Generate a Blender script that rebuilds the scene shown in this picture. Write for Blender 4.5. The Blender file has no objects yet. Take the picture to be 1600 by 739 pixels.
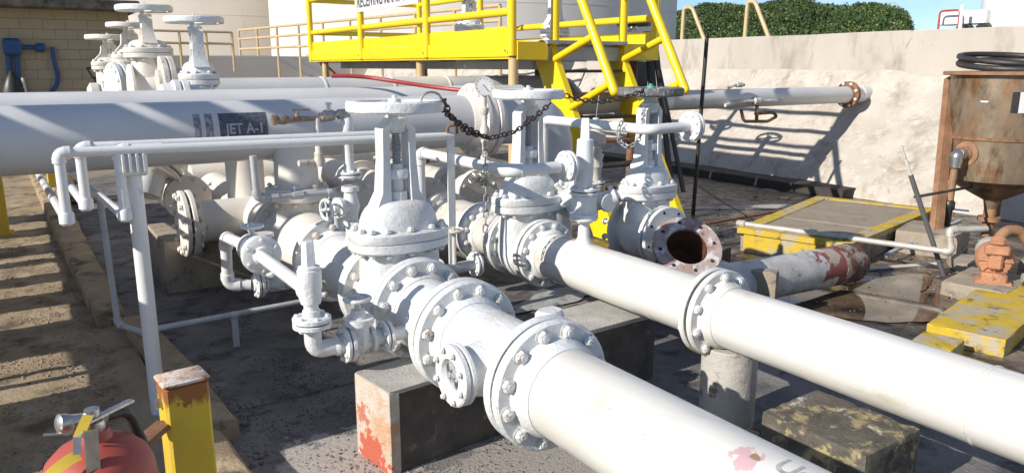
import bpy, bmesh, math, random
from mathutils import Vector, Matrix
random.seed(7)
PI = math.pi
S = bpy.context.scene
COL = S.collection
# ------------------------------------------------------------------ camera
FPX, CX, CY, EYE = 1190.0, 800.0, 369.5, 1.65
PITCH = math.atan(265.5 / FPX); YAW = math.radians(33.1)
cam = bpy.data.cameras.new('camera'); cam.sensor_width = 36; cam.lens = 36 * FPX / 1600
cam.clip_start = 0.05; cam.clip_end = 2000
camo = bpy.data.objects.new('camera', cam); COL.objects.link(camo)
camo.location = (0, 0, EYE); camo.rotation_euler = (PI / 2 - PITCH, 0, -YAW); S.camera = camo
# ------------------------------------------------------------------ light
SUND = Vector((1.0, 0.05, -0.54)).normalized()
w = bpy.data.worlds.new('World'); S.world = w; w.use_nodes = True
nt = w.node_tree; bg = nt.nodes['Background']
sky = nt.nodes.new('ShaderNodeTexSky'); sky.sky_type = 'NISHITA'; sky.sun_disc = False
sky.sun_elevation = math.asin(-SUND.z); sky.sun_rotation = math.atan2(-SUND.x, -SUND.y)
sky.air_density = 1.0; sky.dust_density = 0.0; sky.ozone_density = 5.0; sky.altitude = 1500
tc = nt.nodes.new('ShaderNodeTexCoord'); mp = nt.nodes.new('ShaderNodeMapping'); mp.inputs['Scale'].default_value = (1, 1, 2.6); nt.links.new(tc.outputs['Generated'], mp.inputs[0])
cn = nt.nodes.new('ShaderNodeTexNoise'); cn.inputs['Scale'].default_value = 5.5; cn.inputs['Detail'].default_value = 8; cn.inputs['Roughness'].default_value = .6; nt.links.new(mp.outputs[0], cn.inputs['Vector'])
cr = nt.nodes.new('ShaderNodeMapRange'); cr.inputs['From Min'].default_value = .46; cr.inputs['From Max'].default_value = .70; cr.inputs['To Max'].default_value = .55; nt.links.new(cn.outputs['Fac'], cr.inputs['Value'])
cm_ = nt.nodes.new('ShaderNodeMix'); cm_.data_type = 'RGBA'; nt.links.new(cr.outputs[0], cm_.inputs[0]); nt.links.new(sky.outputs[0], cm_.inputs[6]); cm_.inputs[7].default_value = (8.0, 8.4, 9.2, 1)
nt.links.new(cm_.outputs[2], bg.inputs[0]); bg.inputs[1].default_value = 0.10
sl = bpy.data.lights.new('sun', 'SUN'); sl.energy = 4.8; sl.angle = math.radians(0.5); sl.color = (1, 0.945, 0.86)
so = bpy.data.objects.new('sun', sl); COL.objects.link(so)
so.rotation_euler = SUND.to_track_quat('-Z', 'Y').to_euler()
S.view_settings.view_transform = 'Standard'; S.view_settings.look = 'None'
S.view_settings.exposure = 0.30; S.view_settings.gamma = 1.0
# ------------------------------------------------------------------ survey helpers: where the sight line of a photo pixel meets a plane
_f0 = Vector((math.sin(YAW), math.cos(YAW), 0)); _r = Vector((math.cos(YAW), -math.sin(YAW), 0)); _u0 = Vector((0, 0, 1))
_F = _f0 * math.cos(PITCH) - _u0 * math.sin(PITCH); _U = _u0 * math.cos(PITCH) + _f0 * math.sin(PITCH)
def at(u, v, x=None, y=None, z=None):
    d = _F * FPX + _r * (u - CX) - _U * (v - CY); c = Vector((0, 0, EYE))
    t = x / d.x if x is not None else y / d.y if y is not None else (z - EYE) / d.z
    return c + d * t
# ------------------------------------------------------------------ materials
MATS = {}
def N(nt, t, **k):
    n = nt.nodes.new(t)
    for a, b in k.items(): setattr(n, a, b)
    return n
def noise(nt, co, scale, detail=6, rough=.6, dist=0):
    n = N(nt, 'ShaderNodeTexNoise'); n.inputs['Scale'].default_value = scale; n.inputs['Detail'].default_value = detail
    n.inputs['Roughness'].default_value = rough; n.inputs['Distortion'].default_value = dist
    nt.links.new(co, n.inputs['Vector']); return n.outputs['Fac']
def ramp(nt, v, lo, hi, a=0., b=1.):
    m = N(nt, 'ShaderNodeMapRange'); m.inputs['From Min'].default_value = lo; m.inputs['From Max'].default_value = hi
    m.inputs['To Min'].default_value = a; m.inputs['To Max'].default_value = b; nt.links.new(v, m.inputs['Value']); return m.outputs[0]
def mix(nt, f, a, b):
    m = N(nt, 'ShaderNodeMix', data_type='RGBA')
    for s, v in ((m.inputs[0], f), (m.inputs[6], a), (m.inputs[7], b)):
        if isinstance(v, (tuple, list)): s.default_value = (*v[:3], 1)
        elif isinstance(v, (int, float)): s.default_value = v
        else: nt.links.new(v, s)
    return m.outputs[2]
def mth(nt, op, a, b=0.):
    m = N(nt, 'ShaderNodeMath', operation=op)
    for s, v in ((m.inputs[0], a), (m.inputs[1], b)):
        if isinstance(v, (int, float)): s.default_value = v
        else: nt.links.new(v, s)
    return m.outputs[0]
def mat(name, col, col2=None, vs=3, rough=.5, rv=.15, bump=.15, bs=30, layers=(), metal=0, spots=(), stretch=None, low=None, fine=0):
    """layers: (colour, noise scale, threshold, softness); spots: (centre, radius, colour, noise scale); low: (z0,z1,colour) grime near a height"""
    if name in MATS: return MATS[name]
    m = bpy.data.materials.new(name); m.use_nodes = True; MATS[name] = m
    nt = m.node_tree; b = nt.nodes['Principled BSDF']
    g = N(nt, 'ShaderNodeNewGeometry'); co = g.outputs['Position']; co0 = co
    if stretch:
        mp = N(nt, 'ShaderNodeMapping'); mp.inputs['Scale'].default_value = stretch; nt.links.new(co, mp.inputs[0]); co = mp.outputs[0]
    col2 = col2 or tuple(c * .82 for c in col)
    c = mix(nt, ramp(nt, noise(nt, co, vs), .35, .65), col, col2)
    if fine: c = mix(nt, ramp(nt, noise(nt, co0, bs * 3, 4, .8), .45, .75, 0, fine), c, tuple(q * .35 for q in col))
    for (lc, s, th, sf) in layers:
        c = mix(nt, ramp(nt, noise(nt, co, s, 8, .65, .3), th - sf, th + sf), c, lc)
    for (ce, r, lc, s) in spots:
        d = N(nt, 'ShaderNodeVectorMath', operation='DISTANCE'); nt.links.new(co0, d.inputs[0]); d.inputs[1].default_value = ce
        n = mth(nt, 'SUBTRACT', 1.0, mth(nt, 'DIVIDE', d.outputs['Value'], r))
        n = mth(nt, 'ADD', n, mth(nt, 'MULTIPLY', mth(nt, 'SUBTRACT', noise(nt, co0, s, 6), .5), 1.8))
        c = mix(nt, ramp(nt, n, .42, .5), c, lc)
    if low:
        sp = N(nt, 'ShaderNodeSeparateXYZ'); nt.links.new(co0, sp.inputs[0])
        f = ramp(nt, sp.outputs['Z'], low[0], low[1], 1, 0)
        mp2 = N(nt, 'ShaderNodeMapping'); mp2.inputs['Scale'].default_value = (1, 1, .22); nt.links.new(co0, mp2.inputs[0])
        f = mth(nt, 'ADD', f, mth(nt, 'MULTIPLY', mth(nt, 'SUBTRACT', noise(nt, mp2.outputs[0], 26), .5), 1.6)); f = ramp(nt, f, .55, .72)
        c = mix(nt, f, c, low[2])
    nt.links.new(c, b.inputs['Base Color'])
    nt.links.new(ramp(nt, noise(nt, co0, 6), .3, .7, max(.04, rough - rv), min(1, rough + rv)), b.inputs['Roughness'])
    b.inputs['Metallic'].default_value = metal
    if bump:
        bp = N(nt, 'ShaderNodeBump'); bp.inputs['Strength'].default_value = bump; bp.inputs['Distance'].default_value = .01
        nt.links.new(noise(nt, co0, bs, 8, .65), bp.inputs['Height']); nt.links.new(bp.outputs[0], b.inputs['Normal'])
    return m
WHITE = (.76, .76, .75)
M_white = mat('white_paint', WHITE, (.70, .70, .68), 5, .33, .12, .22, 55, [((.45, .40, .33), 7, .70, .05)])
M_thick = mat('thick_white_paint', (.77, .77, .76), (.68, .69, .68), 9, .36, .12, .65, 42, [((.40, .37, .31), 16, .69, .04), ((.62, .60, .56), 4, .58, .08)])
M_pipeA = mat('old_white_pipe_paint', (.72, .70, .655), (.60, .575, .52), 2.5, .36, .12, .10, 40, [((.50, .46, .38), 5, .64, .06), ((.42, .38, .32), 34, .69, .03)],
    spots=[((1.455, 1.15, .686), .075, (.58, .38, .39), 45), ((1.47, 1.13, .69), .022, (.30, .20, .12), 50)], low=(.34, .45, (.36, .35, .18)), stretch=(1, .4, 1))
M_pipeB = mat('glossy_white_pipe_paint', (.72, .70, .655), (.65, .63, .58), 2.5, .16, .08, .10, 22, [((.55, .50, .40), 4, .64, .06), ((.40, .36, .30), 30, .71, .03)],
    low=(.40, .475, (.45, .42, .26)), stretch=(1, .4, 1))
M_bolt = mat('white_painted_bolt_steel', (.74, .74, .72), (.60, .59, .56), 30, .4, .1, .5, 90, [((.30, .17, .09), 28, .63, .05)])
M_cream = mat('cream_paint', (.78, .735, .665), (.72, .66, .575), 4, .5, .12, .3, 40, [((.30, .20, .13), 9, .70, .05)])
M_jet = mat('offwhite_pipe_paint', (.64, .635, .62), (.57, .56, .55), 2, .38, .1, .06, 20, [((.45, .38, .30), 8, .73, .04)])
M_dwhite = mat('dirty_white_paint', (.66, .63, .57), (.52, .48, .42), 9, .5, .12, .4, 60, [((.26, .20, .15), 15, .64, .05)])
M_grey = mat('grey_galvanised', (.42, .43, .44), (.32, .33, .34), 14, .45, .1, .1, 60, metal=.3)
M_greyp = mat('grey_painted_conduit', (.50, .51, .52), None, 10, .5, .1, .15, 50)
M_yel = mat('yellow_paint', (.86, .62, .015), (.80, .55, .015), 3, .35, .1, .05, 25, [((.32, .16, .04), 18, .76, .03)])
M_yelo = mat('old_yellow_paint', (.66, .46, .04), (.56, .38, .05), 8, .5, .1, .2, 60, [((.22, .11, .05), 14, .66, .05)])
M_yelpost = mat('rusty_yellow_post_paint', (.68, .48, .03), (.58, .40, .04), 9, .5, .1, .25, 80, [((.25, .11, .04), 20, .70, .03)],
    spots=[((.25, 1.66, .95), .055, (.28, .10, .03), 45), ((.29, 1.68, .99), .05, (.72, .66, .60), 30), ((.21, 1.70, .98), .06, (.36, .11, .07), 40)], low=(.99, .86, (.30, .11, .025)))
M_tan = mat('tan_paint', (.62, .45, .24), None, 6, .5, .1, .1, 30)
M_yelc = mat('yellow_painted_concrete', (.60, .41, .02), (.50, .35, .04), 9, .75, .1, .7, 60, [((.42, .37, .29), 5, .545, .05), ((.12, .095, .06), 9, .62, .05)])
M_rust = mat('rusty_steel', (.26, .13, .07), (.14, .07, .04), 12, .75, .1, .5, 60, [((.36, .18, .08), 22, .6, .08)])
M_black = mat('black_paint', (.018, .017, .017), (.035, .03, .028), 20, .45, .1, .1, 40)
M_chain = mat('dark_chain_steel', (.05, .045, .045), (.13, .08, .06), 60, .4, .1, .2, 90, metal=.6)
M_dark = mat('dark_gap', (.03, .03, .03), None, 20, .8, .1, .1)
M_teal = mat('teal_worn_paint', (.10, .42, .33), (.07, .32, .25), 20, .5, .1, .3, 60, [((.10, .10, .10), 18, .60, .05)])
M_wblack = mat('worn_black_white_paint', (.09, .09, .09), (.20, .20, .20), 50, .6, .1, .6, 90, [((.45, .44, .42), 60, .60, .03)])
M_red = mat('red_extinguisher_paint', (.40, .075, .05), (.36, .085, .06), 4, .55, .08, .03, 30, [((.55, .35, .3), 60, .78, .02)])
M_redend = mat('faded_red_paint', (.22, .06, .05), (.14, .05, .04), 14, .7, .1, .7, 30, [((.36, .31, .24), 8, .52, .04), ((.08, .05, .04), 12, .56, .04)])
M_redc = mat('red_stained_white_concrete', (.62, .57, .50), (.56, .47, .37), 6, .85, .1, 1.0, 70, [((.58, .34, .20), 5, .56, .08)], spots=[((1.13, 2.80, .02), .20, (.52, .12, .07), 22), ((1.14, 2.87, .2), .10, (.52, .18, .11), 30)])
M_concd = mat('dark_weathered_shade_concrete', (.13, .11, .09), (.07, .06, .055), 7, .9, .05, .9, 60, [((.20, .16, .12), 13, .62, .05)], fine=.4)  # weathered; its dark tone also stands for shade on block sides
M_concw = mat('whitened_lit_concrete', (.50, .48, .44), (.36, .34, .31), 7, .9, .05, .8, 80, fine=.3)
M_conc = mat('tan_concrete', (.40, .34, .26), (.30, .25, .19), 4, .9, .05, .8, 60, [((.13, .11, .09), 8, .62, .06)], fine=.3)
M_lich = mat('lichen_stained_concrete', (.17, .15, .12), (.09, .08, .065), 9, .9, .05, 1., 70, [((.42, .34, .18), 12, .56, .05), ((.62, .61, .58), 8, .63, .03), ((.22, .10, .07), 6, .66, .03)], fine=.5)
M_wall = mat('rough_sprayed_concrete', (.52, .47, .405), (.44, .39, .33), 2.2, .9, .05, 1.0, 9, [((.30, .25, .19), 2.5, .58, .09), ((.56, .52, .46), 5, .60, .08), ((.20, .17, .13), 9, .68, .04)], fine=.15)
M_wallt = mat('smooth_wall_render', (.50, .45, .39), (.43, .385, .33), 1.2, .9, .05, .4, 20, [((.30, .26, .21), 2.2, .60, .08), ((.22, .19, .15), 7, .68, .05)], stretch=(1, 1, .35))
M_slab = mat('sooty_dark_slab', (.23, .215, .20), (.12, .112, .105), 2.2, .85, .1, .9, 45, [((.30, .27, .245), 1.4, .60, .08), ((.06, .056, .053), 5, .58, .07), ((.42, .40, .37), 24, .69, .03)], fine=.5,
    spots=[((1.05, 2.86, 0), .55, (.42, .38, .34), 5), ((.80, 2.6, 0), .35, (.40, .35, .29), 6), ((1.7, 2.35, 0), .7, (.33, .30, .27), 5)])
M_left = mat('gritty_tan_ground', (.40, .305, .19), (.30, .225, .14), 2, .95, .04, .9, 40, [((.44, .37, .27), 3, .60, .1), ((.13, .095, .06), 4, .58, .08), ((.08, .06, .04), 14, .66, .04)], fine=.45)
M_ground = mat('dry_ground', (.30, .25, .19), (.24, .21, .16), 1, .95, .04, .6, 20, [((.12, .12, .07), 2, .6, .08)])
M_curb = mat('stained_curb_concrete', (.44, .33, .20), (.33, .24, .15), 6, .9, .05, .9, 60, [((.09, .075, .06), 5, .57, .06)], fine=.4)
M_wet_shade = mat('wet_concrete_wall_shade', (.045, .036, .028), (.09, .068, .048), 2.5, .38, .3, .5, 30, [((.27, .21, .15), 1.5, .55, .05), ((.018, .015, .013), 2.6, .54, .04), ((.42, .43, .43), 7, .67, .03)],
    spots=[((5.6, 3.0, 0), .8, (.20, .15, .105), 3), ((5.3, 3.35, 0), .5, (.46, .45, .43), 8), ((7.6, 7.2, 0), 2.4, (.02, .018, .016), 2)])  # last spot paints the dark shade by the wall foot
M_sludge = mat('pale_dried_sludge', (.46, .46, .44), (.32, .33, .33), 9, .55, .15, .6, 30, [((.08, .08, .08), 12, .60, .06)])
M_block = mat('cream_blockwork', (.47, .375, .245), (.42, .335, .215), 1.5, .85, .05, .3, 30)
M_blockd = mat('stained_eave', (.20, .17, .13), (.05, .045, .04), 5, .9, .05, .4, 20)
M_blue = mat('blue_paint', (.02, .085, .24), (.018, .07, .20), 6, .45, .1, .1, 30)
M_bluelid = mat('faded_blue_sheet', (.08, .30, .62), None, 4, .5, .1, .05)
M_tank = mat('cream_tank_paint', (.66, .60, .52), (.60, .54, .46), .3, .6, .05, .05, 5, [((.48, .40, .30), .8, .64, .08)], stretch=(1, 1, .2))
M_tank2 = mat('pale_tank_paint', (.66, .62, .57), (.61, .57, .52), .3, .6, .05, .03, 5, stretch=(1, 1, .2))
M_rtank = mat('rusted_bare_tank_steel', (.19, .14, .09), (.31, .245, .17), 4, .40, .14, .15, 40,
    [((.25, .12, .05), 4, .58, .07), ((.07, .04, .028), 5, .58, .08), ((.50, .44, .36), 45, .74, .02)], metal=.45, stretch=(1, 1, .45))
M_orust = mat('orange_rusted_steel', (.34, .19, .10), (.22, .11, .06), 7, .7, .1, .4, 60)
M_pump = mat('salmon_orange_paint', (.52, .25, .13), (.38, .18, .10), 12, .75, .1, .6, 60, [((.16, .09, .06), 22, .62, .05)])
M_hose = mat('black_rubber', (.022, .021, .021), (.04, .035, .03), 30, .5, .1, .1, 60)
M_redhose = mat('red_rubber', (.42, .06, .06), None, 30, .4, .1, .05, 60)
M_lid = mat('weathered_lid_plank', (.34, .28, .21), (.26, .22, .17), 5, .85, .05, .4, 50, [((.14, .11, .08), 9, .66, .05)])
M_leafA = mat('hill_leaf_dark', (.06, .105, .024), (.03, .055, .014), .25, .6, .1, 0)
M_leafB = mat('hill_leaf_bright', (.14, .17, .05), (.07, .11, .028), .22, .6, .1, 0)
M_hill = mat('hill_soil', (.05, .075, .02), (.035, .05, .015), .6, .9, .05, .3, 3)
M_steel = mat('bright_steel', (.55, .53, .50), (.4, .38, .35), 40, .3, .1, .1, 60, metal=.9)
M_brass = mat('tarnished_brass', (.40, .33, .24), (.22, .16, .12), 30, .4, .1, .2, 60, metal=.5)
M_tag = mat('yellow_tag', (.75, .52, .06), None, 9, .5, .1, .05)
M_ink = mat('black_marker_ink', (.08, .085, .09), None, 9, .6, .1, 0)
M_panel = mat('dark_stencil_panel', (.05, .06, .075), (.14, .15, .17), 60, .6, .1, .1, 60)
M_panel2 = mat('faded_dark_band', (.12, .13, .15), (.40, .40, .40), 40, .6, .1, .1, 60)
M_wtext = mat('white_stencil', (.50, .50, .50), None, 20, .6, .1, 0)
M_sign = mat('pale_grey_sign', (.60, .62, .66), (.66, .60, .58), 3, .5, .1, .02)
M_face = mat('gauge_face', (.70, .70, .68), None, 20, .3, .1, 0)
M_cloud = None
# ------------------------------------------------------------------ mesh builder
class MB:
    def __init__(s): s.v = []; s.f = []; s.M = Matrix.Identity(4); s.sm = []
    def add(s, vs, fs, smooth=True):
        o = len(s.v); s.v += [tuple(s.M @ Vector(p)) for p in vs]
        s.f += [tuple(i + o for i in f) for f in fs]; s.sm += [smooth] * len(fs); return s
    def rings(s, rings, cap=True, smooth=True, closed=False):
        n = len(rings[0]); vs = [p for r in rings for p in r]; fs = []
        R = len(rings)
        for i in range(R if closed else R - 1):
            a = i * n; b = ((i + 1) % R) * n
            for j in range(n):
                k = (j + 1) % n; fs.append((a + j, a + k, b + k, b + j))
        if cap and not closed: fs.append(tuple(range(n - 1, -1, -1))); fs.append(tuple((R - 1) * n + j for j in range(n)))
        return s.add(vs, fs, smooth)
    def lathe(s, c, ax, prof, n=24, cap=True):
        c = Vector(c); a = {'x': Vector((1, 0, 0)), 'y': Vector((0, 1, 0)), 'z': Vector((0, 0, 1))}[ax] if isinstance(ax, str) else Vector(ax).normalized()
        q = Vector((0, 0, 1)).rotation_difference(a)
        u = q @ Vector((1, 0, 0)); v = q @ Vector((0, 1, 0))
        return s.rings([[c + a * t + (u * math.cos(2 * PI * k / n) + v * math.sin(2 * PI * k / n)) * max(r, 1e-5) for k in range(n)] for t, r in prof], cap)
    def tube(s, pts, r, n=12, cap=True, closed=False, radii=None):
        P = [Vector(p) for p in pts]; m = len(P); rings = []
        t0 = (P[1] - P[0]).normalized(); up = Vector((0, 0, 1)) if abs(t0.z) < .9 else Vector((1, 0, 0))
        u = t0.cross(up).normalized(); pt = t0
        for i in range(m):
            if closed: t = (P[(i + 1) % m] - P[i - 1]).normalized()
            else: t = (P[min(i + 1, m - 1)] - P[max(i - 1, 0)]).normalized()
            u = pt.rotation_difference(t) @ u; u = (u - t * u.dot(t)).normalized(); v = t.cross(u); pt = t
            rr = radii[i] if radii else r
            rings.append([P[i] + (u * math.cos(2 * PI * k / n) + v * math.sin(2 * PI * k / n)) * rr for k in range(n)])
        return s.rings(rings, cap, True, closed)
    def pipe(s, pts, r, n=14, bend=None, fit=0):
        """pipe through corner points, corners rounded; fit>0 adds socket collars at the corners"""
        P = [Vector(p) for p in pts]; bend = bend or r * 1.8; out = [P[0]]
        for i in range(1, len(P) - 1):
            a = (P[i - 1] - P[i]); b = (P[i + 1] - P[i]); d = min(bend, a.length * .45, b.length * .45)
            p0 = P[i] + a.normalized() * d; p1 = P[i] + b.normalized() * d
            for k in range(7):
                t = k / 6; out.append(p0 * (1 - t) ** 2 + P[i] * 2 * t * (1 - t) + p1 * t * t)
            if fit:
                for q, e in ((p0, a), (p1, b)):
                    e = e.normalized(); s.lathe(q - e * r * .5, e, [(0, r * 1.05), (0, r * fit), (r * 1.1, r * fit), (r * 1.1, r * 1.02)], n)
                s.tube([p0 * (1 - t / 6) ** 2 + P[i] * 2 * (t / 6) * (1 - t / 6) + p1 * (t / 6) ** 2 for t in range(7)], r * (fit - .04), n)
        out.append(P[-1]); return s.tube(out, r, n)
    def box(s, c, size, rz=0, bev=0):
        c = Vector(c); x, y, z = (q / 2 for q in size); R = Matrix.Rotation(rz, 3, 'Z')
        if bev:
            b = bev; base = [(x - b, -y), (x, -y + b), (x, y - b), (x - b, y), (-x + b, y), (-x, y - b), (-x, -y + b), (-x + b, -y)]
            k = lambda f, zz: [c + R @ Vector((p[0] * f[0], p[1] * f[1], zz)) for p in base]
            i = ((x - b) / x, (y - b) / y)
            return s.rings([k(i, -z), k((1, 1), -z + b), k((1, 1), z - b), k(i, z)], True, False)
        vs = [c + R @ Vector((a * x, b2 * y, d * z)) for d in (-1, 1) for a, b2 in ((-1, -1), (1, -1), (1, 1), (-1, 1))]
        return s.add(vs, [(3, 2, 1, 0), (4, 5, 6, 7), (0, 1, 5, 4), (1, 2, 6, 5), (2, 3, 7, 6), (3, 0, 4, 7)], False)
    def bar(s, a, b, wdt, h, up=(0, 0, 1)):
        a, b = Vector(a), Vector(b); t = (b - a).normalized(); u = t.cross(Vector(up)).normalized(); v = u.cross(t)
        r = [[p + u * i * wdt / 2 + v * j * h / 2 for i, j in ((-1, -1), (1, -1), (1, 1), (-1, 1))] for p in (a, b)]
        return s.rings(r, True, False)
    def prism(s, poly, z0, z1):
        n = len(poly); return s.rings([[(p[0], p[1], z0) for p in poly], [(p[0], p[1], z1) for p in poly]], True, False)
    def sup(s, levels, c=(0, 0), n=40, e=2.6):
        """stack of superellipse outlines: (z, rx, ry)"""
        R = []
        for z, rx, ry in levels:
            R.append([(c[0] + rx * math.copysign(abs(math.cos(t)) ** (2 / e), math.cos(t)), c[1] + ry * math.copysign(abs(math.sin(t)) ** (2 / e), math.sin(t)), z) for t in (2 * PI * k / n for k in range(n))])
        return s.rings(R)
    def build(s, name, m, parent=None, loc=None):
        me = bpy.data.meshes.new(name); me.from_pydata(s.v, [], s.f); me.materials.append(m)
        me.polygons.foreach_set('use_smooth', s.sm); me.set_sharp_from_angle(angle=math.radians(38))
        me.update()
        o = bpy.data.objects.new(name, me); COL.objects.link(o)
        if parent is not None: o.parent = parent
        if loc is not None: o.location = loc
        return o
def tag(o, label, cat, group=None):
    o['label'] = label; o['category'] = cat
    if group: o['group'] = group
    return o
def thing(name, label, cat, loc=(0, 0, 0), rz=0, group=None):
    o = bpy.data.objects.new(name, None); COL.objects.link(o); o.location = loc; o.rotation_euler = (0, 0, rz)
    o.empty_display_size = .1
    return tag(o, label, cat, group)
def struct(o): o['kind'] = 'structure'; return o
def inst(proto_mesh, name, parent, M):
    o = bpy.data.objects.new(name, proto_mesh); COL.objects.link(o); o.parent = parent; o.matrix_local = M; return o
# shared bolt meshes (axis +y, centred): stud with a hex nut at each end
BOLTS = {}
def bolt_mesh(r, L, m):
    k = (round(r, 4), round(L, 3), m.name)
    if k not in BOLTS:
        b = MB(); b.lathe((0, -L / 2, 0), 'y', [(-r * 1.0, r * .4), (-r * .88, r * .56), (L + r * .88, r * .56), (L + r * 1.0, r * .4)], 10)
        for y0, sg in ((-L / 2, -1), (L / 2, 1)):
            b.lathe((0, y0, 0), (0, sg, 0), [(-r * .05, r), (r * .68, r), (r * .85, r * .78)], 6); b.lathe((0, y0, 0), (0, sg, 0), [(-r * .1, r * 1.25), (r * .1, r * 1.25)], 14)
        o = b.build('bolt', m); BOLTS[k] = o.data; bpy.data.objects.remove(o)
    return BOLTS[k]
def bolts(parent, c, ax, R, n, r, L, m, ph=.5):
    me = bolt_mesh(r, L, m); c = Vector(c)
    a = Vector({'x': (1, 0, 0), 'y': (0, 1, 0), 'z': (0, 0, 1)}[ax]) if isinstance(ax, str) else Vector(ax).normalized()
    q = Vector((0, 1, 0)).rotation_difference(a)
    for k in range(n):
        t = 2 * PI * (k + ph) / n
        p = c + q @ Vector((math.cos(t) * R, 0, math.sin(t) * R))
        inst(me, 'bolt', parent, Matrix.Translation(p) @ q.to_matrix().to_4x4() @ Matrix.Rotation(random.uniform(0, 1), 4, 'Y'))
def flange(parent, c, ax, R, t, r, m, hub=0.06, side=1, name='flange'):
    """disc of thickness t with a tapered weld neck on the given side; c = mating face"""
    a = Vector({'x': (1, 0, 0), 'y': (0, 1, 0), 'z': (0, 0, 1)}[ax]) if isinstance(ax, str) else Vector(ax).normalized()
    b = MB(); b.lathe(c, a * side, [(0, r * .8), (0, R * .62), (.004, R * .64), (.004, R - .006), (.010, R), (t - .006, R), (t, R - .006), (t, r * 1.17), (t + hub * .5, r * 1.10), (t + hub, r * 1.03), (t + hub, r * .9)], 48)
    return b.build(name, m, parent)
def flange_pair(parent, c, ax, R, t, r, m, n=12, br=.024, hub=.05, hub2=None, gap=.006):
    a = Vector({'x': (1, 0, 0), 'y': (0, 1, 0), 'z': (0, 0, 1)}[ax]); c = Vector(c)
    flange(parent, c + a * gap / 2, ax, R, t, r, m, hub, 1); flange(parent, c - a * gap / 2, ax, R, t, r, m, hub if hub2 is None else hub2, -1)
    MBg = MB(); MBg.lathe(c - a * gap / 2, ax, [(0, R * .66), (gap, R * .66)], 32); MBg.build('gasket', M_dark, parent)
    bolts(parent, c, ax, R - br * 1.55, n, br, 2 * t + gap, m)
def text_mesh(s_, size):
    c = bpy.data.curves.new('t', 'FONT'); c.body = s_; c.size = size; c.offset = size * .02; o = bpy.data.objects.new('t', c); COL.objects.link(o)
    bpy.context.view_layer.update(); dg = bpy.context.evaluated_depsgraph_get(); me = bpy.data.meshes.new_from_object(o.evaluated_get(dg)); bpy.data.objects.remove(o); return me
# ------------------------------------------------------------------ SETTING
def sheet(name, x0, x1, y0, y1, z, m, nx=2, ny=2, amp=0):
    b = MB(); vs = []; fs = []
    for j in range(ny + 1):
        for i in range(nx + 1):
            vs.append((x0 + (x1 - x0) * i / nx, y0 + (y1 - y0) * j / ny, z + random.uniform(-amp, amp)))
    for j in range(ny):
        for i in range(nx):
            a = j * (nx + 1) + i; fs.append((a, a + 1, a + nx + 2, a + nx + 1))
    b.add(vs, fs); return struct(b.build(name, m))
sheet('ground', -500, 500, -100, 900, -.02, M_ground)
sheet('slab', .45, 9.1, -3, 13, 0.0, M_slab, 60, 90, .003)
sheet('left_ground', -3, .46, -3, 15, .03, M_left, 50, 120, .006)
sheet('wet_floor', 3.6, 9.05, -2, 8.4, .008, M_wet_shade, 40, 60, .002)
from mathutils import noise as NZ
# curb: two offset runs along the slab edge
def curb(name, pts, z0, z1, label):
    """pts: (y, x_left, x_right)"""
    b = MB(); R = []
    ys = []
    for (a, b_) in zip(pts, pts[1:]):
        n = max(2, int(abs(b_[0] - a[0]) / .12))
        ys += [tuple(a[i] + (b_[i] - a[i]) * k / n for i in range(3)) for k in range(n)]
    ys.append(pts[-1])
    for y, xl, xr in ys:
        j = lambda s: NZ.noise(Vector((y * 5, s, 1))) * .014
        R.append([(xl + j(1) - .01, y, z0), (xl + j(2), y, z1 - .015), (xl + .02 + j(3), y, z1 + j(4) * .6), (xr - .02 + j(5), y, z1 + j(6) * .6), (xr + j(7), y, z1 - .015), (xr + j(8) + .01, y, z0)])
    b.rings(R); o = b.build(name, M_curb); return tag(o, label, 'curb')
curb('concrete_curb', [(14.5, .12, .50), (8.0, .235, .44), (5.28, .31, .47)], -.04, .13, 'tan broken concrete curb running back under the thin white drop pipes')
curb('concrete_curb', [(5.2, .43, .57), (4.2, .50, .66), (3.35, .55, .70)], -.04, .10, 'short low concrete curb beside the foot of the tall white post')
curb('concrete_curb', [(3.25, .44, .60), (2.6, .47, .645), (1.2, .50, .68)], -.04, .12, 'pale concrete curb in the foreground just right of the yellow post')
for k, (x0, y0, x1, y1) in enumerate(((.70, 3.62, 2.3, 3.66), (.62, 5.4, 3.6, 5.44), (2.05, -1, 2.05, 2.4))):
    b = MB(); P = [Vector((x0, y0, .0075)).lerp(Vector((x1, y1, .0075)), i / 40) for i in range(41)]; vs = []
    for i, p in enumerate(P):
        j = NZ.noise(p * 6) * .006; n_ = Vector((-(y1 - y0), x1 - x0, 0)).normalized(); wv = .0035 + .002 * NZ.noise(p * 11); vs += [p + n_ * (j - wv), p + n_ * (j + wv)]
    b.add(vs, [(2 * i, 2 * i + 2, 2 * i + 3, 2 * i + 1) for i in range(40)]); struct(b.build('slab_joint', M_dark))
# retaining wall with sprayed foot
b = MB(); R = []
PROF = [(8.92, -.15), (9.0, .06), (9.2, .27), (9.48, .53), (9.76, .79), (10.02, 1.05), (10.24, 1.28), (10.38, 1.47), (10.46, 1.60)]
for i in range(150):
    y = -4 + i * .24; row = []
    for k, (x, z) in enumerate(PROF):
        d = NZ.fractal(Vector((y * .9, x * 1.2, z)), 1.0, 2.0, 4) * (.07 if k < 8 else .03)
        row.append((x + d, y, z - d * .8))
    row += [(10.52, y, -.2)]
    R.append(row)
b.rings(R); wf = b.build('sprayed_concrete_foot', M_wall)
b = MB(); R = []
for i in range(150):
    y = -4 + i * .24; j = NZ.noise(Vector((y * .7, 3, 0))) * .012
    R.append([(10.45 + j, y, 1.40), (10.47 + j, y, 1.75), (10.47 + j, y, 2.112 + j), (10.49, y, 2.13 + j * .8), (10.74, y, 2.13), (10.74, y, -.2), (10.5, y, -.2)])
b.rings(R); wt = b.build('wall_face', M_wallt)
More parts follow.
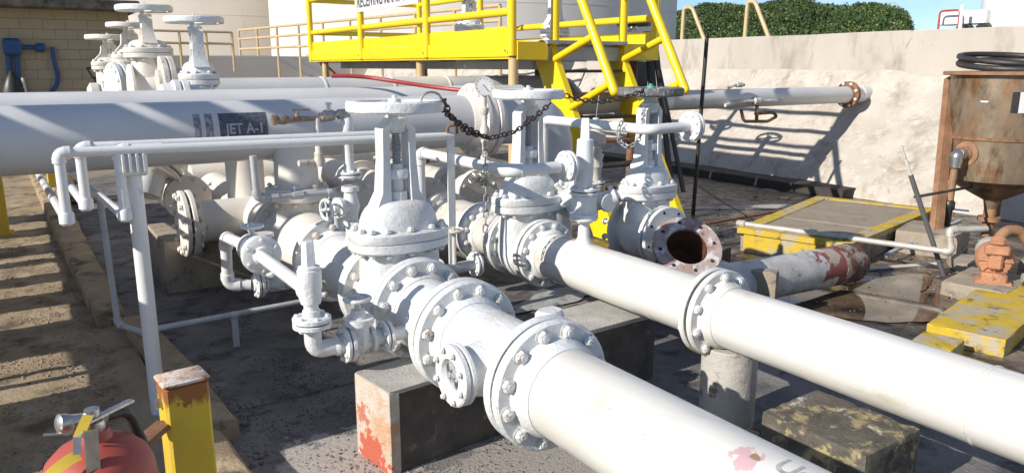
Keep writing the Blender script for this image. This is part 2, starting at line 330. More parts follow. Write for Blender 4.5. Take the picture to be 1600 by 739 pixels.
wall = thing('retaining_wall', 'long pale concrete retaining wall with rough sprayed foot behind the rusty tank', 'wall', (10.3, 5, 0))
for o in (wf, wt): o.parent = wall; o.location = (-10.3, -5, 0)
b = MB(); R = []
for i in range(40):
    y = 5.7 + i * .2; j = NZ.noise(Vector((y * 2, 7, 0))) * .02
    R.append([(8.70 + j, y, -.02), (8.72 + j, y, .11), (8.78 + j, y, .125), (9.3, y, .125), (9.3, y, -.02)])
b.rings(R); tag(b.build('wall_shade_ledge', mat('wall_shade_black', (.025, .022, .02), (.05, .04, .03), 6, .7, .1, .6, 40)), 'low black ledge standing for the shade along the foot of the pale concrete wall', 'ledge')  # added ledge, its black colour stands in for shade at the wall foot
# loops on top of the wall
for k, (u0, u1, u2, v0, lab) in enumerate([(1065, 1075, 1105, 12, 'bent cream yellow handrail end on wall top left of the hill, nearer the stairs'), (1163, 1172, 1206, 3, 'bent cream yellow handrail end on wall top, right one of the two')]):
    a = at(u0, 66, x=10.65); p = at(u1, v0, x=10.65); q = at(u2, 64, x=10.65); zt = p.z
    b = MB(); b.pipe([(10.65, a.y, 1.9), (10.65, a.y - .02, zt), (10.65, p.y - .10, zt), (10.65, q.y, 2.0)], .035, 10, .12)
    tag(b.build('handrail_loop', M_tan), lab, 'handrail', 'bent handrail ends on the wall')
# hill
ridge = [(1000, 44), (1040, 35), (1060, 30), (1080, 26), (1110, 17), (1130, 20), (1160, 24), (1190, 17), (1225, 11), (1260, 14), (1290, 23), (1320, 22), (1350, 16), (1375, 17), (1400, 27), (1412, 38), (1418, 52), (1426, 75), (1440, 110)]
def rv(u):
    for (a, b_) in zip(ridge, ridge[1:]):
        if a[0] <= u <= b_[0]: return a[1] + (b_[1] - a[1]) * (u - a[0]) / (b_[0] - a[0])
    return 110
HD = 95.0; vs = []; fs = []; NU, NV = 90, 14; srf = []
for i in range(NU):
    u = 1000 + 440 * i / (NU - 1); row = []
    for j in range(NV):
        t = j / (NV - 1); d = HD - 34 * t                       # ridge comes forward and down towards the wall
        top = at(u, rv(u), y=1.0); dr = (top - Vector((0, 0, EYE))); dr /= dr.to_2d().length
        zt = EYE + dr.z * HD; z = zt * (1 - t * t * .9) + NZ.fractal(Vector((u * .05, t * 6, 2)), 1, 2, 3) * .7 * (t > 0)
        p = Vector((dr.x * d, dr.y * d, max(z, -.5))); row.append(p); srf.append(p)
        vs.append(p)
for i in range(NU - 1):
    for j in range(NV - 1):
        a = i * NV + j; fs.append((a, a + 1, a + NV + 1, a + NV))
b = MB(); b.add(vs, fs); struct(b.build('hill', M_hill))
def leaves(name, M1, n, seed):
    rnd = random.Random(seed); b = MB(); vs = []; fs = []
    for _ in range(n):
        i = rnd.randrange(NU - 1); j = int((NV - 1) * rnd.random() ** 1.3); j = min(j, NV - 2)
        p = srf[i * NV + j].lerp(srf[(i + 1) * NV + j + 1], rnd.random()) + Vector((rnd.uniform(-.6, .6), rnd.uniform(-.6, .6), rnd.uniform(-.15, .45))); p.z += max(-.3, NZ.noise(p * .45 + Vector((seed, 0, 0)))) * .45
        cl = NZ.noise(p * .25)
        if name == 'bright_shrub_leaves' and cl < -.2: continue
        s = rnd.uniform(.06, .16); a = Vector([rnd.uniform(-1, 1) for _ in range(3)]).normalized(); c = a.orthogonal().normalized(); e = a.cross(c)
        o = len(vs); vs += [p - c * s, p - e * s * .6, p + c * s, p + e * s * .6]; fs.append((o, o + 1, o + 2, o + 3))
    b.add(vs, fs, False); o = b.build(name, M1); return o
for nm, mm, n, sd, lb in (('dark_shrub_leaves', M_leafA, 110000, 1, 'dense dark green shrubs covering the hill behind the wall'), ('bright_shrub_leaves', M_leafB, 70000, 2, 'brighter green leaf clumps among the shrubs on the hill')):
    o = leaves(nm, mm, n, sd); tag(o, lb, 'shrubs'); o['kind'] = 'stuff'
# big storage tanks
def tank(cx, cy, r, h, m, label, seams):
    t = thing('storage_tank', label, 'storage tank', (cx, cy, 0))
    b = MB(); b.lathe((0, 0, 0), 'z', [(0, r), (h, r)], 128, False); b.build('shell', m, t)
    b = MB(); b.lathe((0, 0, h), 'z', [(0, r + .05), (.15, r + .05), (r * .08, 0)], 96); b.build('roof', m, t)
    for k in range(1, seams): b = MB(); b.lathe((0, 0, k * h / seams), 'z', [(-.02, r), (-.02, r + .012), (.02, r + .012), (.02, r)], 128, False); b.build('weld_seam', m, t)
    return t
T2 = tank(22.8, 38.8, 11.2, 13, M_tank2, 'huge pale storage tank behind the yellow platform, nearer of the two', 6)
tank(14.05, 60.4, 11.4, 14, M_tank, 'huge cream storage tank rising behind the low blockwork building', 6)
# stair cage on the big tank's right edge
b = MB(); az = math.radians(33.1 + 12.6)
for k in range(60):
    z = .4 + k * .2; a = -.35 + k * .012; p = Vector((22.8 + 11.7 * math.cos(a), 38.8 + 11.7 * math.sin(a) - .0, z))
    b.box(p, (1.0, .25, .03), a)
b.build('spiral_stair', M_grey, T2, (-22.8, -38.8, 0))
# low block building on the left
BY = 15.0; xr = at(207, 90, y=BY).x; ze = at(100, 18, y=BY).z
bd = thing('blockwork_building', 'low cream blockwork building with stained flat roof edge at far left', 'building', (0, BY, 0))
b = MB(); b.box(((xr - 6) / 2 - .01, 2.02, ze / 2 - .02), (xr + 6 - .02, 4.0, ze - .04)); b.build('wall', mat('mortar', (.40, .32, .205), None, 3, .9, .05, .3, 30), bd)
bm_ = MB(); bm_.box((0, 0, 0), (.3165, .05, .1565), 0, .0015); blk = bm_.build('block', M_block); bme = blk.data; bpy.data.objects.remove(blk)
row = 0; z = .08
while z < ze - .03:
    x = xr - .16 if row % 2 == 0 else xr - .32
    if row % 2: inst(bme, 'block', bd, Matrix.Translation((xr - .08, 0, z)) @ Matrix.Diagonal((.49, 1, 1, 1)))
    while x > -1.2:
        inst(bme, 'block', bd, Matrix.Translation((x, random.uniform(-.002, .002), z))); x -= .32
    z += .16; row += 1
b = MB(); b.box(((xr - 6) / 2, 2, ze / 2), (xr + 6, 3.98, ze)); 
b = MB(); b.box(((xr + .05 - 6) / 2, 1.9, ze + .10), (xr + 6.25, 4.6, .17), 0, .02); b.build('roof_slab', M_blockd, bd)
# blue box with legs, blue lever and blue pipe on the building wall
def wp(u, v, d=.1): return at(u, v, y=BY - d)
t = thing('hose_reel_box', 'blue box on two blue pipe legs against the cream wall', 'box', wp(20, 110))
o0 = Vector(t.location)
a, c = wp(2, 60), wp(35, 88); b = MB(); b.box((a + c) / 2 - o0, (c.x - a.x, .25, a.z - c.z), 0, .04); b.build('housing', M_blue, t)
for u in (13, 26): b = MB(); b.tube([wp(u, 86) - o0, wp(u + 4, 150) - o0], .038); b.build('leg', M_blue, t)
b = MB(); b.tube([wp(35, 74) - o0, wp(62, 75) - o0], .035); b.lathe(wp(63, 75) - o0, 'x', [(-.06, .05), (-.06, .07), (.06, .07), (.06, .05)]); b.build('side_arm', M_blue, t)
b = MB(); b.lathe(wp(22, 146, .35) - o0, 'z', [(-.2, .17), (.05, .16), (.22, .09), (.34, .02), (.35, .0)], 16); tag(b.build('black_bag', M_hose), 'black bag slumped below the blue box', 'bag').location = o0
b = MB(); b.pipe([wp(82, 74), wp(84, 95), wp(91, 118), wp(89, 135), wp(78, 146)], .032, 12, .1); tag(b.build('blue_pipe', M_blue), 'curved blue pipe leaning on the cream wall right of the blue box', 'pipe')
b = MB(); p = wp(149, 128, .6)
t = thing('shovel', 'shovel with black D handle standing by the cream wall', 'shovel', p)
b.pipe([(-.10, 0, .22), (.10, 0, .22), (.03, 0, .06), (-.03, 0, .06), (-.10, 0, .22)], .016, 8, .02); b.build('handle_grip', M_black, t)
b = MB(); b.tube([(0, 0, .06), (.02, .05, -.9)], .018, 8); b.build('shaft', M_black, t)
b = MB(); b.box((.02, .06, -1.05), (.22, .02, .3), 0, .008); b.build('blade', M_black, t)
b = MB(); b.tube([wp(35, 122, .4), wp(41, 150, .4)], .02, 8); tag(b.build('leaning_stick', M_cream), 'short pale stick leaning by the black bag', 'stick')
# far bund wall and railings
b = MB(); b.box((1.0, 25.1, .9), (19, .25, 1.96 * 2 - 1.8)); tag(b.build('bund_wall', M_tank), 'low grey bund wall far behind the left hand valves', 'wall')
def railing(label, p0, p1, zs, n, zf, m=M_tan, r=.035, grp='railings far behind', endbow=False):
    p0, p1 = Vector(p0), Vector(p1); t = thing('pipe_railing', label, 'railing', p0, 0, grp)
    for z in zs: b = MB(); b.tube([(0, 0, z), (p1.x - p0.x, p1.y - p0.y, z)], r, 8); b.build('rail', m, t)
    for k in range(n + 1):
        q = (p1 - p0) * k / n; b = MB(); b.tube([(q.x, q.y, zf), (q.x, q.y, zs[0])], r * 1.05, 8); b.build('post', m, t)
    return t
a = at(236, 48, y=24); c = at(362, 50, y=24)
railing('cream yellow pipe railing ending in a rounded corner, behind the left valves', (a.x, 24, 0), (c.x, 24, 0), [a.z, at(300, 68, y=24).z], 3, 1.5)
a = at(373, 50, x=6.6); c = at(1000, -2, x=6.9)
railing('long cream yellow walkway railing seen between the platform rails', (6.6, a.y, 0), (8.2, 13, 0), [2.8, 2.52, 2.2], 9, 1.2)
b = MB(); b.box((0, 0, 0), (1.1, 14.5, .12), math.radians(-6.5)); tag(b.build('walkway_deck', M_greyp, None, (8.1, 20, 1.25)), 'grey walkway deck under the long cream yellow railing', 'walkway')
# white tank, beam and red rail beyond the wall on the right
t = thing('white_tank', 'white upright tank beyond the wall at the top right corner', 'tank', (24, 10.2, 0))
e0 = at(1541, 30, x=24); cy_ = e0.y - 2.6
t.location = (24, cy_, 0)
b = MB(); b.lathe((0, 0, 0), 'z', [(0, 2.5), (9, 2.5), (9.4, 0)], 48); b.build('shell', M_white, t)
b = MB(); b.pipe([(-2.55, .35, .5), (-2.55, .35, 8)], .09, 8); b.build('red_downpipe', M_orust, t)
a = at(1474, 30, x=22); c = at(1548, 30, x=22)
b = MB(); b.box(((0, (a.y + c.y) / 2 - a.y, 0)), (.5, abs(a.y - c.y), .36), 0, .02); tag(b.build('white_pipe_bridge', M_white, None, (22, a.y, at(1500, 29, x=22).z)), 'white horizontal box beam reaching the white tank beyond the wall', 'beam')
a = at(1469, 18, x=21.5); c = at(1500, 18, x=21.5)
b = MB(); b.pipe([(21.5, a.y, 1.5), (21.5, a.y, a.z), (21.5, c.y, a.z), (21.5, c.y, 1.5)], .028, 8, .1)
tag(b.build('red_rail', M_redhose), 'thin red pipe rail in front of the white beam beyond the wall', 'railing')
p = at(1502, 40, x=21.2); q = at(1504, 8, x=21.2); b = MB(); b.tube([(21.2, p.y, 1.4), q], .045, 8); tag(b.build('white_stake', M_white), 'short white stake beside the red rail beyond the wall', 'post')
p = at(1508, 44, x=21.8); b = MB(); b.box((0, 0, -.05), (.6, .35, .26), .3, .06); b.box((.1, -.45, -.04), (.4, .3, .24), 0, .05); tag(b.build('dark_machine', M_black, None, p), 'dark machinery under the white beam beyond the wall', 'machine')
# ------------------------------------------------------------------ concrete blocks and supports
def rough_block(name, c, size, m, label, rz=0, group=None, taper=.0, amp=.006, n=10, cat='concrete block'):
    b = MB(); x, y, z = (q / 2 for q in size); vs = []; fs = []
    bm = bmesh.new(); bmesh.ops.create_cube(bm, size=1); bmesh.ops.subdivide_edges(bm, edges=bm.edges, cuts=n, use_grid_fill=True)
    for v in bm.verts:
        p = v.co.copy(); e = sum(abs(abs(q) - .5) < 1e-4 for q in p)
        k = 1 - .006 * max(0, e - 1) / max(size); tz = 1 + taper * (.5 - p.z)
        w_ = Vector((p.x * size[0] * k * tz, p.y * size[1] * k * tz, (p.z + .5) * size[2]))
        q = w_ + Vector(c) * 3; d = NZ.fractal(q * 14, .8, 2, 3) * amp
        w_ += Vector((math.copysign(d, p.x) * (abs(p.x) > .49), math.copysign(d, p.y) * (abs(p.y) > .49), d * (p.z > .49)))
        if e >= 2: w_ -= Vector((math.copysign(abs(d), p.x), math.copysign(abs(d), p.y), abs(d) if p.z > 0 else 0)) * 1.2
        v.co = w_
    me = bpy.data.meshes.new(name); bm.to_mesh(me); bm.free(); me.materials.append(m)
    me.polygons.foreach_set('use_smooth', [True] * len(me.polygons)); me.set_sharp_from_angle(angle=math.radians(35))
    o = bpy.data.objects.new(name, me); COL.objects.link(o); o.location = c; o.rotation_euler = (0, 0, rz)
    return tag(o, label, cat, group)
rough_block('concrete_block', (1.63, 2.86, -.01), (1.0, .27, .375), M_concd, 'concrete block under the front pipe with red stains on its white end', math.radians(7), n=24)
o = rough_block('whitewashed_end', (0, 0, 0), (.05, .284, .372), M_redc, '', 0, n=14, amp=.004); del o['label'], o['category']
o.parent = bpy.data.objects['concrete_block']; o.location = (-.486, 0, .004)
o = rough_block('whitewashed_cap', (0, 0, 0), (.50, .28, .02), M_concw, '', 0, n=14, amp=.004); del o['label'], o['category']
o.parent = bpy.data.objects['concrete_block']; o.location = (-.257, 0, .362)
rough_block('concrete_block', (2.50, 2.98, -.01), (.50, .34, .37), M_concd, 'concrete block with shade-dark sides and lit top under the middle of the second pipe', math.radians(3), n=16)  # dark sides paint this block's shade, the pale slab below its lit top
o = rough_block('lit_top', (0, 0, 0), (.505, .345, .025), M_concw, '', 0, n=14, amp=.004); del o['label'], o['category']
o.parent = bpy.data.objects['concrete_block.001']; o.location = (0, 0, .358)
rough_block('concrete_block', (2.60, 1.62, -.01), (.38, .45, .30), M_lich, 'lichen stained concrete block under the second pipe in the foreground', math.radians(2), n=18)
rough_block('concrete_block', (2.52, 2.08, -.01), (.22, .16, .07), M_lich, 'low mossy concrete slab left of the lichen stained block', .1)
b = MB(); b.lathe((0, 0, 0), 'z', [(0, .125), (.41, .125), (.415, .12)], 40)
tag(b.build('pipe_support', mat('peeling_cream_support', (.50, .47, .42), (.40, .38, .34), 6, .7, .1, .6, 40, [((.20, .15, .11), 8, .60, .03), ((.34, .33, .32), 16, .62, .02)]), None, (2.62, 2.2, 0)), 'round peeling cream concrete pipe support under the second pipe flange', 'pipe support')
rough_block('concrete_block', (1.18, 6.35, -.01), (.70, .8, .40), M_conc, 'dark concrete block in the shade below the cream flanges', 0, n=12)
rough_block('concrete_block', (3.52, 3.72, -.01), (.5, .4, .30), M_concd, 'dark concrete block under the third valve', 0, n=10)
rough_block('concrete_block', (4.02, 3.13, -.01), (.10, .16, .36), M_conc, 'small tan concrete block behind the second pipe flange', .5, n=10)
rough_block('concrete_block', (4.55, 4.8, -.01), (.35, .35, .35), M_conc, 'concrete pedestal at the foot of the yellow stairs', .1, n=10)
rough_block('concrete_block', (5.9, 2.62, -.01), (.62, .42, .13), M_conc, 'concrete plinth under the orange pump', .15, n=12)
rough_block('concrete_block', (6.95, 3.6, -.01), (.6, .5, .22), M_conc, 'rough concrete footing by the left leg of the rusty tank', .3, n=12)
rough_block('concrete_block', (6.9, 2.5, -.01), (.6, .5, .16), M_conc, 'rough concrete footing at the right of the orange pump', .1, n=12)
rough_block('concrete_curb', (5.28, 2.27, -.01), (1.4, .42, .125), M_yelc, 'yellow topped concrete curb at right beside the second pipe', math.radians(12), n=18, cat='curb')
rough_block('concrete_curb', (4.32, 2.14, -.01), (.26, .22, .12), M_yelc, 'short yellow topped concrete stub left of the long yellow curb', math.radians(12), n=10, cat='curb')
rough_block('concrete_block', (2.98, .93, -.01), (.3, .25, .10), M_conc, 'corner of a tan concrete block at the bottom right edge', .2, n=8)
# ------------------------------------------------------------------ yellow pit frame with planks
pc = Vector(((5.42 + 7.6 + 7.77 + 5.6) / 4, 4.33, 0))
pit = thing('covered_pit', 'covered pit with yellow steel frame and weathered lids near the wall', 'pit', pc, 0)
C4 = [Vector((5.47, 4.50, 0)), Vector((7.48, 5.15, 0)), Vector((7.80, 4.12, 0)), Vector((5.72, 3.66, 0))]
for k in range(4):
    a, c = C4[k] - pc, C4[(k + 1) % 4] - pc; d = (c - a).normalized() * .05
    b = MB(); b.bar(a - d + Vector((0, 0, .20)), c + d + Vector((0, 0, .20 + .002 * k)), .13, .05); b.build('frame_edge', M_yelc, pit)
    b = MB(); b.bar(a + Vector((0, 0, .085)), c + Vector((0, 0, .085)), .09, .17 + .002 * k); b.build('kerb_wall', M_yelc if k == 3 else M_conc, pit)
for k, (u0, u1) in enumerate(((.03, .34), (.35, .66), (.67, .97))):
    A = [C4[0].lerp(C4[1], t_) for t_ in (u0, u1)]; Bq = [C4[3].lerp(C4[2], t_) for t_ in (u0, u1)]
    q = [A[0].lerp(Bq[0], .06), A[1].lerp(Bq[1], .06), A[1].lerp(Bq[1], .94), A[0].lerp(Bq[0], .94)]
    b = MB(); b.prism([(p.x - pc.x, p.y - pc.y) for p in reversed(q)], .196, .216 + .004 * (k % 2)); b.build('lid_panel', M_lid, pit)
b = MB(); b.pipe([(-.85, -.50, .06), (-.85, -.515, .12), (-.70, -.55, .13), (-.70, -.55, .06)], .008, 8, .01); b.build('handle', M_black, pit)
# ------------------------------------------------------------------ VALVES
XA, ZA, RA, FA = 1.51, .535, .162, .2415
XB, ZB, RB, FB = 2.58, .56, .1365, .203
def handwheel(parent, z, R, m, m2=None, spokes=4, sec=.024, ph=.4, c=(0, 0), hubz=.0):
    o = bpy.data.objects.new('handwheel', None); 
    b = MB(); n = 48; prof = [(-sec * .8, -sec * .95), (sec * .5, -sec * 1.15), (sec * .9, -sec * .8), (sec, 0), (sec * .9, sec * .8), (sec * .5, sec * 1.15), (-sec * .8, sec * .95)]
    R_ = []
    for k in range(n):
        t = 2 * PI * k / n; wob = NZ.noise(Vector((math.cos(t) * 2, math.sin(t) * 2, R * 9))) * .003
        R_.append([(c[0] + (R - sec + p[0]) * math.cos(t), c[1] + (R - sec + p[0]) * math.sin(t), z + p[1] + wob) for p in prof])
    b.rings(R_, closed=True)
    w_ = b.build('handwheel', m, parent)
    for k in range(spokes):
        t = 2 * PI * k / spokes + ph; d = Vector((math.cos(t), math.sin(t), 0)); cc = Vector((c[0], c[1], 0))
        b = MB(); b.tube([cc + d * .02 + Vector((0, 0, z - .012)), cc + d * R * .45 + Vector((0, 0, z - .016)), cc + d * (R - sec * 1.3) + Vector((0, 0, z))], .013, 8, radii=[sec * 1.0, sec * .75, sec * .8]); b.build('spoke', m2 or m, w_)
    b = MB(); cc = (c[0], c[1], 0)
    b.lathe((c[0], c[1], z - .03), 'z', [(0, .035), (.03, .042), (.045, .04), (.05, .03), (.05, .030), (.065, .030), (.068, .012), (.08, .012)], 16)
    b.build('hub_nut', m2 or m, w_)
    return w_
def gate_valve(name, label, cat, x, y, z0, R, r, ff, zb, ax_, ay_, zdome, zy, zw, rw, m, mw=None, mw2=None, stub=None, nb=12, grp=None, ends=(1, 1), flmat=None, armw=.045, bm_=None, rz=0):
    t = thing(name, label, cat, (x, y, 0), rz, grp)
    b = MB()
    b.lathe((0, 0, z0), 'y', [(-ff + .02, r * 1.12), (-ff * .6, r * 1.15), (-ff * .35, r * 1.32), (0, r * 1.40), (ff * .35, r * 1.32), (ff * .6, r * 1.15), (ff - .02, r * 1.12)], 40)
    b.sup([(z0 - r * .2, ax_ * .80, ay_ * .74), (z0 + r * .6, ax_ * .82, ay_ * .74), (zb - .05, ax_ * .80, ay_ * .72), (zb - .045, ax_ * .78, ay_ * .7)])
    b.build('body', m, t)
    for sg, on in zip((-1, 1), ends):
        if on:
            flange(t, (0, sg * ff, z0), 'y', R, .034, r, flmat or m, .03, -sg)
    # bonnet joint: two oval plates
    b = MB(); b.sup([(zb - .048, ax_ - .008, ay_ - .008), (zb - .040, ax_, ay_), (zb - .006, ax_, ay_), (zb - .003, ax_ - .006, ay_ - .006)]); b.build('body_rim', m, t)
    b = MB(); b.sup([(zb + .000, ax_ - .004, ay_ - .004), (zb + .006, ax_, ay_), (zb + .040, ax_, ay_), (zb + .048, ax_ - .010, ay_ - .010)]); b.build('bonnet_rim', m, t)
    me = bolt_mesh(.016, .11, bm_ or m); k = 0
    for i in range(nb):
        a = 2 * PI * (i + .5) / nb
        px, py = (ax_ - .03) * math.copysign(abs(math.cos(a)) ** .77, math.cos(a)), (ay_ - .028) * math.copysign(abs(math.sin(a)) ** .77, math.sin(a))
        inst(me, 'bolt', t, Matrix.Translation((px, py, zb)) @ Matrix.Rotation(PI / 2, 4, 'X'))
    # dome
    hd = zdome - zb - .045; L = []
    for k in range(9):
        a = k / 8 * PI / 2; L.append((zb + .045 + hd * math.sin(a), (ax_ * .80) * math.cos(a) ** .72 + .045 * (1 - math.cos(a)) + .0, (ay_ * .80) * math.cos(a) ** .72 + .04 * (1 - math.cos(a))))
    b = MB(); b.sup([(zb + .03, ax_ * .84, ay_ * .84), (zb + .052, ax_ * .815, ay_ * .815)] + L[1:], e=2.2); b.build('bonnet', m, t)
    # yoke
    b = MB()
    for sg in (-1, 1):
        pts = [(sg * (ax_ * .40), zdome - hd * .45), (sg * (ax_ * .30), zdome + .04), (sg * (ax_ * .275), zdome + (zy - zdome) * .5), (sg * (ax_ * .265), zy - .05), (sg * .035, zy - .005)]
        R_ = []
        for i, (px, pz) in enumerate(pts):
            wd = [.065, .052, .045, .047, .05][i]; tx = [armw * 2.2, armw * 1.05, armw * .85, armw * .9, armw * 1.2][i]
            if i < 4: R_.append([(px - tx / 2 * 1, -wd, pz), (px + tx / 2, -wd * .8, pz), (px + tx / 2 + .004, 0, pz), (px + tx / 2, wd * .8, pz), (px - tx / 2, wd, pz), (px - tx / 2 + .004 * -1, 0, pz)])
            else: R_.append([(px, -wd, pz - .05), (px, -wd * .8, pz), (px, 0, pz + .002), (px, wd * .8, pz), (px, wd, pz - .05), (px, 0, pz - .052)] if sg > 0 else [(px, -wd, pz), (px, -wd * .8, pz - .05), (px, 0, pz - .052), (px, wd * .8, pz - .05), (px, wd, pz), (px, 0, pz + .002)])
        b.rings(R_)
    b.lathe((0, 0, zy - .07), 'z', [(0, .035), (.01, .05), (.05, .058), (.07, .058), (.075, .045), (zw - zy + .04, .04)], 20)
    b.build('yoke', m, t)
    # threaded stem
    b = MB(); pr = []; z = zdome + .02; 
    while z < zy - .08: pr += [(z, .0165), (z + .004, .0215), (z + .006, .0215), (z + .010, .0165)]; z += .0105
    b.lathe((0, 0, 0), 'z', pr, 14); b.build('threaded_stem', M_grey if stub is None else stub, t)
    # packing gland with eye bolts
    b = MB(); b.sup([(zdome + .10, .056, .040), (zdome + .105, .060, .044), (zdome + .14, .060, .044), (zdome + .148, .054, .038)], e=2.2); b.lathe((0, 0, zdome - .02), 'z', [(0, .05), (.06, .046), (.06, .03), (.13, .028)], 18); b.lathe((0, 0, zdome + .14), 'z', [(0, .034), (.03, .028)], 16); b.build('packing_gland', m, t)
    me = bolt_mesh(.014, .11, m)
    for sy in (-1, 1): inst(me, 'gland_bolt', t, Matrix.Translation((sy * .045, 0, zdome + .085)) @ Matrix.Rotation(PI / 2, 4, 'X'))
    handwheel(t, zw, rw, mw or m, mw2)
    return t
YA, YB_, XC, YC = 3.32, 3.78, 3.50, 3.72
gate_valve('gate_valve', 'large glossy white gate valve nearest the camera with a broad white handwheel', 'valve', XA, YA, ZA, FA, RA, .195, .845, .245, .165, 1.03, 1.415, 1.468, .228, M_thick, M_thick, grp='big flanged gate valves', nb=14)
gate_valve('gate_valve', 'white gate valve on the second pipe, behind the chain sag, middle of three', 'valve', XB, YB_, ZB, FB, RB, .17, .845, .235, .155, 1.015, 1.43, 1.49, .215, M_thick, M_thick, grp='big flanged gate valves', nb=12)
VC = gate_valve('gate_valve', 'white gate valve with worn teal and black handwheel beside the open rusty flange', 'valve', XC, YC, ZB, FB, RB, .17, .845, .21, .15, 1.01, 1.42, 1.49, .215, M_white, M_wblack, M_teal, grp='big flanged gate valves', nb=10)
b = MB(); b.lathe((0, 0, 1.498), 'z', [(0, .19), (.006, .19), (.012, .10), (.012, .03)], 40); b.build('wheel_plate', M_teal, VC)
flange(VC, (0, -.178, ZB), 'y', FB, .034, .01, M_white, .001, -1, 'blind_flange'); 
for k in range(8):
    a = 2 * PI * (k + .3) / 8; b = MB(); b.lathe((math.cos(a) * .172, -.2125, ZB + math.sin(a) * .172), 'y', [(-.0005, .011), (0, .001)], 12); b.build('bolt_hole', M_dark, VC)
bolts(VC, (0, .19, ZB), 'y', FB - .03, 10, .018, .075, M_white)
# ------------------------------------------------------------------ LINE A
t = thing('process_pipe', 'largest white pipe in the foreground with pink peeling patch and flange ring', 'pipe', (XA, 0, ZA))
b = MB(); b.lathe((0, 0, 0), 'y', [(-2.2, RA), (1.98, RA)], 64); b.build('pipe', M_pipeA, t)
b = MB(); b.lathe((0, .97, 0), 'y', [(-.012, RA - .001), (-.006, RA + .0025), (.006, RA + .0025), (.012, RA - .001)], 64, False); b.build('weld_bead', M_pipeA, t)
flange(t, (0, 2.085, 0), 'y', FA, .045, RA, M_thick, .075, -1)
bolts(t, (0, 2.085, 0), 'y', FA - .036, 12, .0245, .09, M_bolt)
me = text_mesh('Us', .085); xs = [v.co.x for v in me.vertices]
a0 = math.atan2(.69 - ZA, 1.463 - XA)
for v in me.vertices:
    a = a0 - v.co.y / RA; v.co = ((RA + .0012) * math.cos(a), 1.075 - (v.co.x - min(xs)), (RA + .0012) * math.sin(a))
me.materials.append(mat('faded_grey_ink', (.24, .25, .26), (.45, .45, .44), 40, .6, .1, 0)); o = bpy.data.objects.new('hand_lettering', me); COL.objects.link(o); o.parent = t
tt = thing('pipe_tee', 'white tee spool between two flange rings with side opening facing left', 'pipe fitting', (XA, 2.38, ZA))
b = MB(); b.lathe((0, 0, 0), 'y', [(-.25, RA), (.28, RA)], 64); b.tube([(-.02, -.05, .0), (-.245, -.05, 0)], .085, 28, radii=[.13, .082]); b.build('body', M_thick, tt)
flange(tt, (0, -.289, 0), 'y', FA, .045, RA, M_thick, .05, 1); flange(tt, (0, .31, 0), 'y', FA, .045, RA, M_thick, .05, -1)
flange(tt, (-.24, -.05, 0), 'x', .118, .028, .078, M_thick, .03, 1)
b = MB(); b.rings([[(-.250 + dx, -.05 + rr * math.cos(2 * PI * k / 36), rr * math.sin(2 * PI * k / 36)) for k in range(36)] for dx, rr in ((.014, .06), (.008, .118), (-.010, .118), (-.016, .112), (-.016, .066), (.004, .058))], False); b.build('cover_ring', M_thick, tt)
b = MB(); b.lathe((-.247, -.05, 0), 'x', [(0, .064), (.002, .05), (.003, .001)], 28); b.build('window_disc', mat('speckled_opening', (.30, .31, .33), (.55, .56, .58), 90, .5, .1, .9, 120, [((.04, .04, .04), 30, .52, .05)]), tt)
bolts(tt, (-.25, -.05, 0), 'x', .098, 8, .010, .05, M_thick)
b = MB(); b.lathe((0, -.292, 0), 'y', [(0, FA * .95), (.004, FA * .95)], 40); b.build('gasket', M_dark, tt)
b = MB(); b.sup([(.10, .06, .05), (.21, .055, .045), (.225, .045, .035)], (.10, -.17)); b.build('boss', M_thick, tt)
t = thing('pipe_spool', 'short white pipe spool between the tee and the nearest large gate valve', 'pipe fitting', (XA, 2.9, ZA))
b = MB(); b.lathe((0, 0, 0), 'y', [(-.20, RA), (.20, RA)], 64); b.build('pipe', M_thick, t)
flange(t, (0, -.206, 0), 'y', FA, .045, RA, M_thick, .05, 1); bolts(t, (0, -.208, 0), 'y', FA - .036, 12, .0235, .09, M_bolt)
flange(t, (0, .222, 0), 'y', FA, .036, RA, M_thick, .04, -1); bolts(t, (0, .224, 0), 'y', FA - .036, 12, .023, .09, M_thick)
b = MB(); b.lathe((0, -.209, 0), 'y', [(0, FA * .95), (.003, FA * .95)], 40); b.build('gasket', M_dark, t)
t = thing('pipe_spool', 'white pipe spool with striped shadows behind the nearest gate valve', 'pipe fitting', (XA, 3.9, ZA))
b = MB(); b.lathe((0, 0, 0), 'y', [(-.36, RA), (.36, RA)], 64); b.build('pipe', M_thick, t)
flange(t, (0, -.383, 0), 'y', FA, .036, RA, M_thick, .04, 1); bolts(t, (0, -.384, 0), 'y', FA - .036, 12, .021, .10, M_thick, 0)
flange(t, (0, .345, 0), 'y', FA * 1.04, .036, RA, M_white, .05, -1)
# cream body and header under the jet pipe
t = thing('check_valve', 'cream check valve body with bolted flanges under the long labelled pipe', 'valve', (XA, 4.7, ZA))
b = MB(); b.lathe((0, 0, 0), 'y', [(-.42, RA), (-.25, RA), (-.12, RA * 1.25), (.15, RA * 1.3), (.3, RA * 1.05), (.45, RA)], 48); b.lathe((0, .18, 0), 'z', [(0, .16), (.30, .15)], 32); b.build('body', M_cream, t)
flange(t, (0, -.448, 0), 'y', FA, .036, RA, M_cream, .05, 1); bolts(t, (0, -.45, 0), 'y', FA - .036, 12, .019, .10, M_cream, .2)
b = MB(); b.lathe((0, .18, .27), 'z', [(0, .19), (.01, .20), (.04, .20), (.045, .19), (.045, .20), (.08, .20), (.085, .15)], 40); b.build('cover_flange', M_cream, t)
bolts(t, (0, .18, .312), 'z', .172, 8, .015, .11, M_cream)
flange(t, (0, .46, 0), 'y', FA, .036, RA, M_cream, .05, -1); bolts(t, (0, .47, 0), 'y', FA - .036, 12, .019, .10, M_cream)
